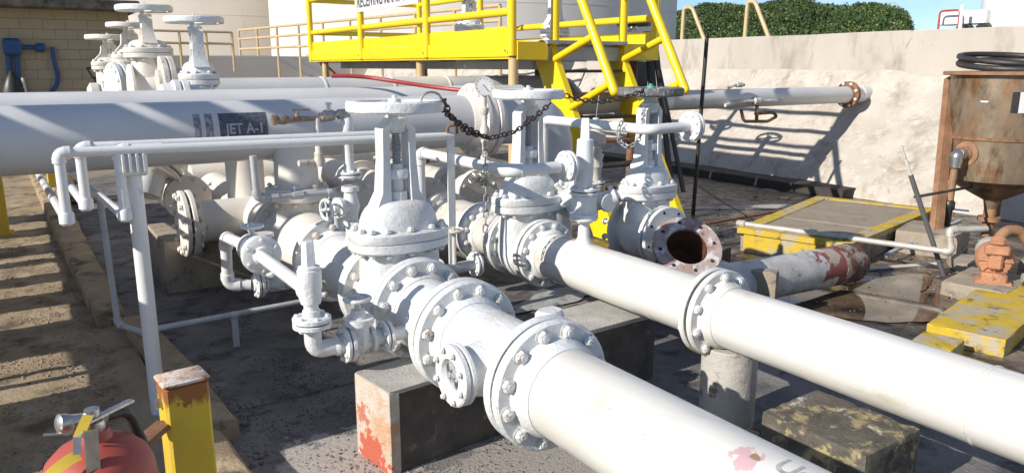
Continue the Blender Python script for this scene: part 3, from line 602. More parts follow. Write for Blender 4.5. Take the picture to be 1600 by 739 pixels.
b = MB(); b.lathe((0, 0, .34), 'z', [(0, .14), (.30, .135)], 32); b.M = Matrix.Identity(4); o = b.build('riser', M_cream, t); o.location = (0, .18, 0)
t = thing('header_tee', 'cream pipe tee with a left pointing bolted flange above the dark block', 'pipe fitting', (XA, 5.75, ZA))
b = MB(); b.lathe((0, 0, 0), 'y', [(-.55, RA), (1.6, RA)], 48); b.tube([(0, .10, 0), (-.5, .10, 0)], RA * .95, 40); b.tube([(-.05, .25, .1), (-.05, .25, .62)], .14, 32); b.build('pipe', M_cream, t)
flange(t, (0, -.57, 0), 'y', FA, .036, RA, M_cream, .05, 1)
flange(t, (-.52, .10, 0), 'x', FA, .04, RA, M_cream, .05, 1); flange(t, (-.527, .10, 0), 'x', FA, .04, .01, M_cream, .001, -1, 'blind_flange')
bolts(t, (-.523, .10, 0), 'x', FA - .036, 12, .020, .11, M_cream)
t = thing('pipe_elbow', 'white elbow with a round disc flange just right of the white post clamp', 'pipe fitting', (.95, 6.6, .95))
b = MB(); b.lathe((-.055, -.03, -.05), (.6, .35, .9), [(0, .2), (.02, .2)], 32); b.pipe([(-.15, -.10, -.28), (-.02, 0, .05), (.35, .05, .22), (.8, .05, .22)], .13, 28, .18); b.build('pipe', M_white, t)
flange(t, (-.06, -.03, -.06), (.6, .35, .9), .235, .035, .13, M_white, .05, 1); flange(t, (-.065, -.033, -.07), (.6, .35, .9), .235, .035, .13, M_cream, .04, -1)
flange(t, (.32, .05, .2), (.95, .1, .3), .225, .035, .13, M_cream, .04, 1)
# ------------------------------------------------------------------ LINE B
t = thing('process_pipe', 'second glossy white pipe crossing the foreground from its flange to the right edge', 'pipe', (XB, 0, ZB))
b = MB(); b.lathe((0, 0, 0), 'y', [(-2.2, RB), (2.20, RB)], 64); b.build('pipe', M_pipeB, t)
b = MB()
rr = []
for k in range(64):
    a = 2 * PI * k / 64; q = RB + .003 + random.uniform(-.001, .0015); 
    rr.append((q * math.cos(a), q * math.sin(a)))
b.rings([[(p[0] * s_, 1.09 + dy + random.uniform(-.002, .002), p[1] * s_) for p in rr] for dy, s_ in ((-.008, .975), (-.003, 1), (.004, 1), (.009, .975))], False); b.build('weld_bead', M_pipeB, t)
flange(t, (0, 2.258, 0), 'y', FB, .034, RB, M_pipeB, .06, -1); bolts(t, (0, 2.262, 0), 'y', FB - .031, 10, .0215, .075, M_bolt)
t = thing('process_pipe', 'white middle section of the second pipe between its two flange rings', 'pipe', (XB, 2.9, ZB))
b = MB(); b.lathe((0, 0, 0), 'y', [(-.60, RB), (.62, RB)], 64); b.lathe((0, .33, 0), 'z', [(.10, .07), (.14, .052), (.17, .034), (.27, .030), (.28, .030)], 20); b.build('pipe', M_pipeB, t)
b = MB(); b.lathe((0, -.30, 0), 'y', [(-.006, RB - .001), (0, RB + .0025), (.006, RB - .001)], 64, False); b.build('weld_bead', M_pipeB, t)
flange(t, (0, -.634, 0), 'y', FB, .034, RB, M_pipeB, .05, 1)
flange(t, (0, .696, 0), 'y', FB, .034, RB, M_white, .05, -1); bolts(t, (0, .70, 0), 'y', FB - .031, 12, .020, .075, M_bolt)
b = MB(); b.lathe((0, -.639, 0), 'y', [(0, FB * .93), (.005, FB * .93)], 40); b.build('gasket', M_dark, t)
t = thing('pipe_spool', 'white and cream flanged spool behind the middle gate valve', 'pipe fitting', (XB, 4.4, ZB))
b = MB(); b.lathe((0, 0, 0), 'y', [(-.42, RB), (-.1, RB), (0, RB * 1.25), (.25, RB * 1.25), (.4, RB), (.9, RB)], 48); b.build('pipe', M_dwhite, t)
for yy, sd in ((-.446, 1), (-.10, -1), (-.094, 1), (.45, -1), (.457, 1)): flange(t, (0, yy, 0), 'y', FB, .032, RB, M_white if yy < 0 else M_cream, .04, sd)
for yy in (-.448, -.097, .453): bolts(t, (0, yy, 0), 'y', FB - .031, 12, .017, .09, M_white)
t = thing('cream_pipe', 'cream pipe running back beneath the labelled pipe, left of the middle valve', 'pipe', (2.05, 6.2, .5))
b = MB(); b.lathe((0, 0, 0), 'y', [(-.95, .11), (1.6, .11)], 40); b.build('pipe', M_cream, t)
flange(t, (0, -.98, 0), 'y', .17, .03, .11, M_cream, .04, 1); bolts(t, (0, -.98, 0), 'y', .145, 8, .014, .08, M_cream)
t = thing('cream_pipe', 'cream pipe seen behind the flat white post, between the two nearest handwheels', 'pipe', (2.62, 6.0, .62))
b = MB(); b.lathe((0, 0, 0), 'y', [(-.75, .135), (1.8, .135)], 40); b.build('pipe', M_cream, t)
flange(t, (0, -.78, 0), 'y', .20, .03, .135, M_cream, .04, 1); flange(t, (0, .5, 0), 'y', .20, .03, .135, M_cream, .04, 1); bolts(t, (0, -.78, 0), 'y', .17, 8, .014, .08, M_cream)
t = thing('cream_pipe', 'cream flanged pipe below the labelled pipe near the brass vent', 'pipe', (1.95, 7.6, .62))
b = MB(); b.lathe((0, 0, 0), 'x', [(-.6, .13), (1.2, .13)], 40); b.build('pipe', M_cream, t)
flange(t, (.35, 0, 0), 'x', .20, .03, .13, M_cream, .04, 1); bolts(t, (.35, 0, 0), 'x', .17, 8, .014, .08, M_cream)
for k, (x, y, z, r, l0, l1, lab) in enumerate([(1.12, 7.4, .62, .12, -.9, 1.5, 'white pipe in the shade far under the labelled pipe near the post'), (2.95, 5.9, .40, .10, -.6, 2.0, 'low cream pipe behind the middle valve leading back'), (3.35, 6.2, .58, .13, -.5, 1.6, 'white flanged pipe behind the third valve in the shade')]):
    t = thing('rear_pipe', lab, 'pipe', (x, y, z))
    b = MB(); b.lathe((0, 0, 0), 'y', [(l0, r), (l1, r)], 36); b.build('pipe', (M_white, M_cream, M_dwhite)[k], t)
    b = MB(); b.lathe((0, l0 - .03, 0), 'y', [(0, r * 1.49), (.028, r * 1.49)], 32); b.build('blind_flange', M_cream, t)
    for yy in (l0 + .0, l0 + .45): flange(t, (0, yy, 0), 'y', r * 1.5, .03, r, M_white, .04, 1); bolts(t, (0, yy, 0), 'y', r * 1.25, 8, .014, .08, M_white)
t = thing('small_gate_valve', 'small white valve low behind the nearest valve bonnet, wheel facing left', 'valve', (2.05, 4.9, .62))
small_valve_later = t
t2 = thing('header_flange', 'cream round flange end seen between the vent riser and the nearest yoke', 'pipe fitting', (1.98, 5.05, .66))
flange(t2, (0, 0, 0), 'y', .21, .035, .13, M_cream, .08, 1); flange(t2, (0, -.006, 0), 'y', .21, .035, .01, M_dwhite, .001, -1, 'blind_flange'); bolts(t2, (0, 0, 0), 'y', .18, 8, .016, .09, M_cream)
b = MB(); b.lathe((0, -.002, 0), 'y', [(0, .17), (.02, .17)], 32); b.pipe([(0, .05, 0), (0, .5, 0), (.0, .5, -.5)], .12, 28, .2); b.build('elbow', M_cream, t2)
# ------------------------------------------------------------------ LINE C open elbow and red ended pipe
t = thing('open_pipe', 'grey white disconnected pipe with open rusty flange and red painted far end', 'pipe', (0, 0, 0))
fc = at(1074, 385, y=3.20); nrm = Vector((-.33, -.62, .72)).normalized()
b = MB()
endp = Vector((5.25, 3.28, .2)); el = fc - nrm * .16
pts = [fc - nrm * .02]; k0 = fc - nrm * .20; mid = Vector((3.85, 3.28, .24))
for k in range(8):
    s_ = k / 7; pts.append((fc - nrm * .05) * (1 - s_) ** 2 + (fc - nrm * .30) * 2 * s_ * (1 - s_) + mid * s_ * s_)
pts += [Vector((4.3, 3.28, .225)), Vector((5.0, 3.28, .205))]
b.tube(pts, .145, 36, False); b.build('pipe', mat('dirty_grey_pipe_paint', (.56, .56, .55), (.40, .38, .35), 7, .5, .1, .4, 40, [((.22, .16, .11), 9, .62, .05)], spots=[((4.95, 3.2, .32), .42, (.23, .065, .055), 7), ((4.85, 3.2, .34), .16, (.40, .34, .26), 12)]), t)
b = MB(); b.lathe((4.95, 3.28, .206), (1, 0, -.02), [(0, .147), (.24, .149), (.29, .135), (.33, .09), (.345, .001)], 36); b.build('red_end', M_redend, t)
M_of = mat('rusty_white_flange_face', (.42, .37, .34), (.30, .13, .10), 9, .7, .1, .5, 50, [((.60, .59, .57), 14, .56, .04), ((.10, .06, .05), 18, .66, .03)])
b = MB(); a3 = nrm; q = Vector((0, 0, 1)).rotation_difference(a3); u_, v_ = q @ Vector((1, 0, 0)), q @ Vector((0, 1, 0))
ring = lambda tt_, r_: [fc + a3 * tt_ + (u_ * math.cos(2 * PI * k / 40) + v_ * math.sin(2 * PI * k / 40)) * r_ for k in range(40)]
b.rings([ring(-.03, .14), ring(-.03, .213), ring(0, .215), ring(.004, .212), ring(.004, .128), ring(-.03, .124), ring(-.22, .12)], False); b.build('flange', M_of, t)
b = MB(); b.rings([ring(-.01, .122), ring(-.12, .121), ring(-.20, .105), ring(-.22, .001)], False); b.build('rusty_bore', mat('dark_rusty_bore', (.13, .045, .02), (.06, .025, .015), 14, .85, .05, .5, 50), t)
for k in range(8):
    a = 2 * PI * (k + .5) / 8; p = fc + (u_ * math.cos(a) + v_ * math.sin(a)) * .172; b = MB(); b.lathe(p + a3 * .0045, a3, [(0, .013), (.001, .001)], 12); b.build('bolt_hole', M_dark, t)
# ------------------------------------------------------------------ LONG PIPES PARALLEL TO X
JY, JZ, JR = 5.0, 1.252, .19
t = thing('labelled_pipe', 'big off-white horizontal pipe with stencilled lettering crossing the whole left side', 'pipe', (0, JY, JZ))
b = MB(); b.lathe((0, 0, 0), 'x', [(-6, JR), (2.86, JR)], 72); b.build('pipe', M_jet, t)
def patch(x0, x1, z0, z1, dr, m, name, nx=8, nz=10):
    b = MB(); vs = []; fs = []
    for j in range(nz + 1):
        z = z0 + (z1 - z0) * j / nz - JZ; yy = -math.sqrt(max(0, (JR + dr) ** 2 - z * z))
        for i in range(nx + 1): vs.append((x0 + (x1 - x0) * i / nx, yy, z))
    for j in range(nz):
        for i in range(nx): a = j * (nx + 1) + i; fs.append((a, a + 1, a + nx + 2, a + nx + 1))
    b.add(vs, fs); return b.build(name, m, t)
pz1, pz0 = at(378, 177, y=JY - JR).z, at(378, 216, y=JY - JR).z
px0, px1 = at(343, 190, y=JY - JR).x, at(418, 190, y=JY - JR).x
patch(px0, px1, pz0, pz1, .0015, M_panel, 'lettering_panel')
for u0, u1 in ((303, 314), (321, 333)): patch(at(u0, 190, y=JY - JR).x, at(u1, 190, y=JY - JR).x, pz0 - .005, pz1, .0015, M_panel2, 'dark_band', 3)
me = text_mesh('JET A-1', .085); xs = [v.co.x for v in me.vertices]; wd = max(xs) - min(xs); tw = (px1 - px0) * .78
for v in me.vertices:
    X = px0 + (px1 - px0) * .10 + (v.co.x - min(xs)) / wd * tw; Zz = pz0 + .030 + v.co.y * 1.0 - JZ
    v.co = (X, -math.sqrt((JR + .006) ** 2 - Zz * Zz), Zz)
me.materials.append(M_wtext); o = bpy.data.objects.new('lettering', me); COL.objects.link(o); o.parent = t
flange(t, (2.93, 0, 0), 'x', .275, .045, JR, M_cream, .07, -1)
b = MB(); b.lathe((2.93, 0, 0), 'x', [(0, .265), (.05, .265)], 48); b.build('spacer_ring', M_cream, t)
flange(t, (2.985, 0, 0), 'x', .275, .045, JR, M_cream, .07, 1); bolts(t, (2.957, 0, 0), 'x', .24, 16, .019, .15, M_cream)
b = MB(); b.pipe([(3.03, 0, 0), (3.62, 0, 0), (3.62, 0, -1.2)], JR, 48, .42); b.build('rear_elbow', M_jet, t)
flange(t, (3.62, 0, -.62), 'z', .275, .045, JR, M_white, .05, 1); flange(t, (3.62, 0, -.627), 'z', .275, .045, JR, M_white, .05, -1); bolts(t, (3.62, 0, -.623), 'z', .24, 14, .019, .1, M_white)
# pipes behind it
t = thing('long_pipe', 'off-white pipe directly behind the labelled pipe, its top just visible', 'pipe', (0, 6.0, 1.333), 0, 'horizontal pipes behind the labelled pipe')
b = MB(); b.lathe((0, 0, 0), 'x', [(-5, .15), (3.4, .15), (3.46, .16), (3.5, .16), (3.52, .15), (4.0, .15)], 48); b.build('pipe', M_jet, t)
t = thing('long_pipe', 'off-white pipe with clamp bands passing under the yellow platform', 'pipe', (0, 7.5, 1.375), 0, 'horizontal pipes behind the labelled pipe')
b = MB(); b.lathe((0, 0, 0), 'x', [(1.55, .17), (5.6, .17)], 48); b.build('pipe', M_jet, t)
for xx in (2.62, 3.35, 4.0): b = MB(); b.lathe((xx, 0, 0), 'x', [(0, .17), (0, .176), (.02, .176), (.02, .17)], 48, False); b.build('clamp_band', M_white, t)
t = thing('wall_pipe', 'white pipe with rusty bolted flange running into the concrete wall', 'pipe', (0, 6.5, 1.264))
b = MB(); b.lathe((0, 0, 0), 'x', [(4.9, 0.114), (10.6, 0.114)], 48); b.build('pipe', M_jet, t)
flange(t, (9.84, 0, 0), 'x', .182, .028, 0.114, M_rust, .03, -1); flange(t, (9.845, 0, 0), 'x', .182, .028, 0.114, M_rust, .05, 1); bolts(t, (9.843, 0, 0), 'x', .155, 8, .017, .085, M_white)
b = MB(); b.lathe((10.08, 0, 0), 'x', [(0, 0.114), (0, .118), (.05, .118), (.05, 0.114)], 40, False); b.build('sleeve_band', M_white, t)
b = MB(); b.lathe((6.1, 0, 0), 'x', [(0, .11), (.02, .15), (.12, .16), (.22, .13), (.3, .108)], 32); b.build('coupling', M_white, t)
# little drain assembly hanging on the wall pipe
t = thing('drain_assembly', 'small stained drain valve assembly clamped on the wall pipe', 'valve', (0, 6.5, 1.264))
p = lambda u, v: at(u, v, y=6.37) - Vector((0, 6.5, 1.264))
b = MB(); b.pipe([p(1133, 165), p(1150, 160), p(1185, 158), p(1222, 158)], .022, 10); b.lathe(p(1182, 158), 'x', [(-.06, .03), (-.05, .045), (.05, .045), (.06, .03)], 12); b.build('tube', M_dwhite, t)
b = MB(); b.tube([p(1183, 165), p(1182, 192)], .022, 8); b.build('drop_leg', M_rust, t)
b = MB(); b.pipe([p(1158, 172), p(1162, 190), p(1200, 190), p(1214, 182), p(1208, 176), p(1180, 178)], .02, 8, .05); b.build('bent_bracket', M_rust, t)
b = MB(); b.pipe([p(1138, 138), p(1150, 132), p(1163, 133)], .018, 8, .02); b.lathe(p(1155, 133), 'x', [(-.05, .03), (.05, .03)], 8); b.build('top_tap', M_dwhite, t)
# ------------------------------------------------------------------ BYPASS PIPES AND RELIEF VALVES
def disc_pair(t, c, ax, R, th, m, n=6, br=.011, gap=.005):
    a = Vector({'x': (1, 0, 0), 'y': (0, 1, 0), 'z': (0, 0, 1)}[ax]); c = Vector(c)
    for sd in (1, -1):
        b = MB(); b.lathe(c + a * gap / 2 * sd, a * sd, [(0, R - .004), (.003, R), (th - .003, R), (th, R - .004), (th, R * .5), (th + .012, R * .42)], 28); b.build('flange', m, t)
    b = MB(); b.lathe(c - a * gap / 2, a, [(0, R * .9), (gap, R * .9)], 24); b.build('gasket', M_dark, t)
    bolts(t, c, ax, R - br * 1.5, n, br, 2 * th + gap, m)
def small_valve(t, c, ax, L, r, m, up=(0, 0, 1), h=.15, rw=.05, mw=None, wheel=True):
    """compact gate valve: lumpy body along ax, neck along up, small handwheel"""
    c = Vector(c); a = Vector({'x': (1, 0, 0), 'y': (0, 1, 0), 'z': (0, 0, 1)}[ax]); up = Vector(up).normalized()
    b = MB(); b.lathe(c - a * L / 2, a, [(0, r * .9), (0, r * 1.5), (L * .12, r * 1.5), (L * .14, r * 1.05), (L * .3, r * 1.2), (L * .5, r * 1.55), (L * .7, r * 1.2), (L * .86, r * 1.05), (L * .88, r * 1.5), (L, r * 1.5), (L, r * .9)], 20)
    b.lathe(c, up, [(0, r * 1.3), (h * .42, r * 1.15), (h * .42, r * 1.75), (h * .56, r * 1.75), (h * .56, r * 1.0), (h * .75, r * .75), (h * .75, r * .35), (h * 1.06, r * .35)], 16)
    bd_ = b.build('valve_body', m, t)
    if wheel:
        wheel_local(t, c + up * h, up, rw, mw or m)
def wheel_local(t, c, up, R, m, sec=None):
    sec = sec or R * .14; q = Vector((0, 0, 1)).rotation_difference(up); b = MB()
    b.M = Matrix.Translation(c) @ q.to_matrix().to_4x4()
    b.tube([(math.cos(2 * PI * k / 24) * (R - sec), math.sin(2 * PI * k / 24) * (R - sec), 0) for k in range(24)], sec, 8, closed=True)
    w_ = b.build('handwheel', m, t)
    for k in range(4):
        a = PI / 2 * k + .4; b = MB(); b.M = Matrix.Translation(c) @ q.to_matrix().to_4x4()
        b.tube([(0, 0, -.003), (math.cos(a) * (R - sec), math.sin(a) * (R - sec), 0)], sec * .65, 6); b.build('spoke', m, w_)
    b = MB(); b.lathe(c - up * .006, up, [(0, sec * 1.4), (sec * 1.6, sec * 1.6), (sec * 1.8, sec), (sec * 2.6, sec)], 6); b.build('hub_nut', m, w_)
small_valve(small_valve_later, (0, -.3, 0), 'x', .22, .04, M_white, (-.6, -.5, .5), .2, .06)
# relief valve left of the nearest gate valve
t = thing('relief_valve', 'tall white relief valve with square cap standing left of the nearest gate valve', 'valve', (.94, 2.95, 0))
b = MB(); b.pipe([(.12, 0, .50), (0, 0, .50), (0, 0, .60)], .036, 18, .07); b.lathe((.125, 0, .5), 'x', [(-.04, .036), (-.03, .043), (-.02, .043)], 16, False); b.build('elbow', M_thick, t)
disc_pair(t, (0, 0, .625), 'z', .079, .020, M_thick, 6)
disc_pair(t, (.145, 0, .50), 'x', .079, .018, M_thick, 6)
b = MB(); b.lathe((0, 0, .645), 'z', [(0, .036), (.03, .036), (.035, .030), (.055, .030), (.06, .040), (.085, .047), (.11, .044), (.125, .049), (.20, .049), (.205, .044), (.215, .044), (.22, .030)], 24); b.build('bonnet', M_thick, t)
b = MB(); b.lathe((0, 0, .86), 'z', [(0, .030), (.10, .026), (.105, .022)], 6); b.build('square_cap', M_white, t)
b = MB(); b.pipe([(0, .02, .75), (0, .75, .75)], .030, 18); b.lathe((0, .02, .75), 'y', [(-.02, .045), (.03, .045), (.04, .035)], 16); b.build('inlet_pipe', M_white, t)
# drain valve between relief valve and line A
t = thing('drain_valve', 'small white gate valve with toothed wheel between relief valve and big pipe flange', 'valve', (1.14, 2.95, .50))
small_valve(t, (0.0, 0, 0), 'x', .13, .038, M_thick, (0, 0, 1), .19, .062)
disc_pair(t, (.125, 0, 0), 'x', .066, .016, M_thick, 6, .010)
b = MB(); b.pipe([(.05, 0, 0), (.11, 0, 0)], .034, 16); b.tube([(.13, 0, 0), (.20, 0, .0), (.26, 0, .01)], .03, 16, radii=[.03, .032, .055]); b.build('nipple', M_thick, t)
# bypass loop with union flange further left
t = thing('bypass_loop', 'white bypass pipe loop with round union disc left of the striped spool', 'pipe', (.95, 3.75, .0))
p = lambda u, v, x=.95: at(u, v, x=x) - Vector((.95, 3.75, 0))
b = MB(); b.pipe([(0, -.02, .75), (0, .14, .748), (-.02, .62, .715), (-.02, .66, .43), (.10, .62, .42)], .031, 16, .05, 1.22); b.build('pipe', M_white, t)
disc_pair(t, (0, -.04, .75), 'y', .095, .022, M_white, 6, .012)
b = MB(); b.lathe((0, .02, .75), 'y', [(0, .05), (.03, .07), (.12, .075), (.15, .05), (.17, .032)], 24); b.build('union_body', M_white, t)
wheel_local(t, Vector((-.01, .06, .875)), Vector((0, 0, 1)), .06, M_white)
b = MB(); b.lathe((-.01, .06, .80), 'z', [(0, .03), (.03, .03), (.03, .012), (.08, .012)], 12); b.build('neck', M_white, t)
disc_pair(t, (.14, .60, .42), 'x', .075, .018, M_white, 6, .011)
small_valve(t, (.24, .60, .42), 'x', .14, .036, M_thick, (-.4, 0, .9), .14, .05, wheel=False)
small_valve(t, (.16, .50, .66), 'z', .16, .036, M_thick, (-.8, -.2, .1), .13, .045, wheel=False)
b = MB(); b.pipe([(.3, .6, .42), (.42, .6, .45), (.46, .55, .5)], .034, 12); b.build('outlet', M_white, t)
# bypass from line B relief to behind valve A
t = thing('bypass_pipe', 'white elbowed bypass pipe crossing in front of the middle valve dome', 'pipe', (2.1, 3.7, 0))
b = MB(); b.pipe([(0, .57, .62), (0, .57, 1.13), (0, -.47, 1.13), (.30, -.47, 1.13)], .031, 18, .06, 1.20); b.build('pipe', M_white, t)
disc_pair(t, (.355, -.47, 1.13), 'x', .083, .018, M_white, 8, .010)
t = thing('relief_valve', 'white relief valve standing upright on the second pipe with square cap', 'valve', (XB, 3.235, 0))
b = MB(); b.pipe([(-.13, 0, 1.13), (0, 0, 1.13)], .038, 16); b.lathe((0, 0, .985), 'z', [(0, .045), (.05, .045), (.10, .048), (.17, .050), (.20, .047), (.28, .044), (.285, .036)], 24); b.build('bonnet', M_white, t)
b = MB(); b.lathe((0, 0, 1.265), 'z', [(0, .034), (.11, .028), (.115, .024)], 4); b.build('square_cap', M_white, t)
disc_pair(t, (0, 0, .985), 'z', .078, .016, M_white, 6, .013)
b = MB(); b.lathe((0, 0, .83), 'z', [(-.02, .035), (0, .07), (.02, .074), (.025, .060), (.05, .062), (.10, .070), (.13, .066), (.14, .05)], 28); b.build('body', M_white, t)
disc_pair(t, (0, 0, .845), 'z', .078, .016, M_white, 6, .010)
t = thing('small_gate_valve', 'lumpy white small gate valve on the far side of the upright relief valve', 'valve', (2.84, 3.62, .80))
small_valve(t, (0, 0, 0), 'y', .22, .045, M_thick, (-.6, .2, .7), .2, .06, wheel=False); small_valve(t, (-.02, .02, .15), 'z', .2, .04, M_thick, (-.9, 0, .2), .1, .05, wheel=False)
t = thing('bypass_pipe', 'white elbowed bypass pipe ending in a round blind flange near the stairs', 'pipe', (3.1, 3.8, 0))
b = MB(); b.pipe([(0, .55, .62), (0, .55, 1.29), (0, -.50, 1.29), (.31, -.50, 1.295)], .031, 18, .07); b.build('pipe', M_white, t)
disc_pair(t, (.35, -.50, 1.295), 'x', .090, .022, M_white, 8, .012)
t = thing('relief_valve', 'stained off-white relief valve between the yellow stringer and the third valve', 'valve', (3.32, 4.05, 0))
b = MB(); b.lathe((0, 0, .62), 'z', [(0, .03), (.15, .03), (.17, .045), (.20, .07), (.23, .07), (.25, .045), (.34, .042), (.36, .055), (.40, .05), (.44, .06), (.46, .04), (.50, .035), (.52, .07), (.58, .07), (.60, .04), (.64, .025), (.69, .022)], 18); b.build('body', M_dwhite, t)
disc_pair(t, (0, 0, 1.16), 'z', .072, .016, M_dwhite, 6, .011); disc_pair(t, (0, 0, .86), 'z', .072, .016, M_dwhite, 6, .011)
b = MB(); b.pipe([(0, 0, 1.30), (.005, 0, 1.36), (.02, 0, 1.46)], .003, 6); b.build('seal_wire', M_grey, t)
t = thing('small_gate_valve', 'small white valve with open spoked wheel at the left of the third valve', 'valve', (3.28, 3.80, .78))
small_valve(t, (-.08, .05, 0), 'y', .2, .04, M_white, (.75, -.5, .35), .20, .085)
# small instrument piping between line A and B
t = thing('drain_valve', 'dark shafted small drain valve low between first and second pipes', 'valve', (1.95, 3.55, .56))
b = MB(); b.pipe([(-.22, 0, 0), (.12, .05, 0)], .032, 14); b.build('pipe', M_greyp, t); disc_pair(t, (.15, .05, 0), 'x', .07, .015, M_white, 6, .01); disc_pair(t, (-.10, .02, 0), 'x', .07, .015, M_white, 6, .01)
b = MB(); b.tube([(.0, .02, .03), (0, .02, .22)], .012, 8); b.build('stem', M_dwhite, t); wheel_local(t, Vector((0, .02, .22)), Vector((0, 0, 1)), .062, M_dwhite)
# vent assembly on the striped spool
t = thing('vent_assembly', 'white vent pipework with brass open end standing on the spool behind the nearest valve', 'pipe fitting', (1.515, 3.95, 0))
b = MB(); b.lathe((0, 0, .69), 'z', [(0, .05), (.02, .042), (.05, .035), (.10, .034)], 16); b.build('weld_boss', M_thick, t)
small_valve(t, (0, 0, .90), 'z', .22, .032, M_white, (-1, -.25, .0), .16, .062)
disc_pair(t, (0, 0, 1.075), 'z', .066, .014, M_white, 6, .010)
b = MB(); b.lathe((0, 0, 1.09), 'z', [(0, .03), (.03, .028), (.20, .026), (.215, .034), (.28, .034), (.30, .022)], 16); b.build('riser', M_white, t)
b = MB(); b.pipe([(0, 0, 1.36), (0, 0, 1.405), (-.07, 0, 1.40), (-.15, 0, 1.395)], .018, 12, .02); b.lathe((-.02, 0, 1.40), 'x', [(-.03, .027), (.03, .027)], 8); b.lathe((-.10, 0, 1.397), 'x', [(-.03, .026), (-.015, .03), (.015, .03), (.03, .026)], 8); b.build('top_elbow', M_steel, t)
b = MB(); b.lathe((-.10, 0, 1.41), 'z', [(0, .015), (.04, .012), (.04, .02), (.055, .018)], 8); b.build('top_tap', M_steel, t)
b = MB(); b.lathe((-.40, 0, 1.383), 'x', [(0, .012), (0, .026), (.02, .028), (.03, .022), (.045, .026), (.07, .026), (.075, .020), (.10, .022), (.12, .016), (.25, .013), (.26, .022), (.28, .022)], 14); b.build('brass_outlet', M_brass, t)
b = MB(); b.lathe((-.4015, 0, 1.383), 'x', [(0, .018), (.001, .001)], 12); b.build('outlet_bore', M_rust, t)
b = MB(); b.box((-.25, 0, 1.43), (.10, .014, .008)); b.lathe((-.27, 0, 1.38), 'z', [(0, .012), (.05, .01)], 8); b.build('lever', M_brass, t)
b = MB(); b.lathe((-.165, 0, 1.13), 'z', [(0, .03), (.03, .033), (.05, .024), (.07, .026), (.08, .019), (.255, .017)], 12); b.build('drop_pipe', M_dwhite, t)
b = MB(); b.pipe([(-.28, -.01, 1.155), (-.16, 0, 1.15)], .017, 10); b.build('side_stub', M_dwhite, t)
t = thing('conduit', 'grey painted conduit elbowed across below the labelled pipe', 'pipe', (1.3, 4.2, .95))
b = MB(); b.pipe([(-.23, 0, .23), (-.225, 0, .0), (.215, 0, -.01), (.22, 0, -.22)], .019, 12, .03, 1.35); b.lathe((.0, 0, -.005), 'x', [(-.03, .026), (.03, .026)], 8); b.lathe((-.13, 0, -.003), 'x', [(-.02, .024), (.02, .024)], 8); b.build('pipe', M_greyp, t)
# flat white bar post at the end of the thin rail pipe
t = thing('flat_post', 'flat white upright bar supporting the thin white pipe end', 'post', (2.02, 3.72, 0))
b = MB(); b.box((0, 0, .66), (.045, .010, 1.32)); b.build('bar', M_white, t)
b = MB(); b.pipe([(-.02, 0, 1.29), (-.03, -.03, 1.33), (.02, -.04, 1.34), (.03, -.02, 1.29)], .008, 8, .01); b.build('hook', M_rust, t)
# tall white post with pipe clamps, thin rail pipes with drop legs
t = thing('support_post', 'tall white round post with clamp block holding thin white pipes', 'post', (.43, 3.77, 0))
b = MB(); b.lathe((0, 0, .0), 'z', [(0, .035), (1.20, .035)], 24); b.build('post', M_white, t)
b = MB(); 
b.box((.0, -.01, 1.225), (.115, .09, .10), 0, .008); b.build('clamp_block', M_white, t)
for k in range(4): b = MB(); b.box((-.042 + k * .028, -.062, 1.235), (.013, .02, .085), 0, .003); b.build('clamp_rib', M_white, t)
zt = 1.295
t = thing('thin_pipe', 'thin white rail pipe running right from the first drop leg past the post', 'pipe', (.15, 3.72, zt), 0, 'thin white pipes with drop legs')
b = MB(); b.pipe([(.0, 0, -.26), (0, 0, 0), (1.88, 0, -.02)], .0215, 14, .03, 1.3); b.build('pipe', M_white, t)
b = MB(); b.pipe([(0, .0, -.26), (0, .03, -.29), (-.05, 5.5, -.55)], .0215, 12, .03, 1.3); b.lathe((0, 0, -.31), 'z', [(0, .02), (.01, .03), (.05, .03), (.06, .022)], 14); b.build('drop_leg', M_white, t)
t = thing('thin_pipe', 'thin white pipe with the second drop leg left of the post', 'pipe', (.235, 3.82, zt + .01), 0, 'thin white pipes with drop legs')
b = MB(); b.pipe([(0, 0, -.23), (0, 0, 0), (1.6, 0, -.012)], .0215, 14, .03, 1.3); b.build('pipe', M_white, t)
b = MB(); b.pipe([(0, 0, -.23), (0, .03, -.26), (-.03, 5.5, -.45)], .0215, 12, .03, 1.3); b.lathe((0, 0, -.28), 'z', [(0, .02), (.01, .03), (.05, .03), (.06, .022)], 14); b.build('drop_leg', M_white, t)
t = thing('thin_pipe', 'thin white pipe with the third drop leg tight against the post', 'pipe', (.375, 3.73, zt), 0, 'thin white pipes with drop legs')
b = MB(); b.pipe([(0, 0, -.27), (0, 0, 0), (.18, 0, 0)], .0215, 14, .03, 1.3); b.build('pipe', M_white, t)
b = MB(); b.pipe([(0, 0, -.27), (0, .03, -.30), (-.12, 5.5, -.50)], .0215, 12, .03, 1.3); b.lathe((0, 0, -.32), 'z', [(0, .02), (.01, .03), (.05, .03), (.06, .022)], 14); b.build('drop_leg', M_white, t)
t = thing('thin_pipe', 'thin grey white pipe rising behind the tall white post from the slab', 'pipe', (.44, 4.6, 0))
b = MB(); b.pipe([(-.06, .4, .93), (-.05, .3, .15), (.08, .12, .12), (.10, .0, .12)], .018, 12, .03, 1.3); b.build('pipe', M_greyp, t)
t = thing('thin_pipe', 'thin grey pipe lying low across the dark slab on a short stand', 'pipe', (.55, 4.5, .21))
b = MB(); b.pipe([(-.05, 0, 0), (1.15, .03, .015), (1.9, .03, .0)], .017, 12); b.build('pipe', M_greyp, t)
b = MB(); b.box((.42, .0, -.09), (.035, .012, .20)); b.build('stand', M_greyp, t)
b = MB(); b.lathe((.42, .01, 0), 'x', [(-.02, .018), (-.02, .025), (.02, .025), (.02, .018)], 12); b.build('coupling', M_greyp, t)
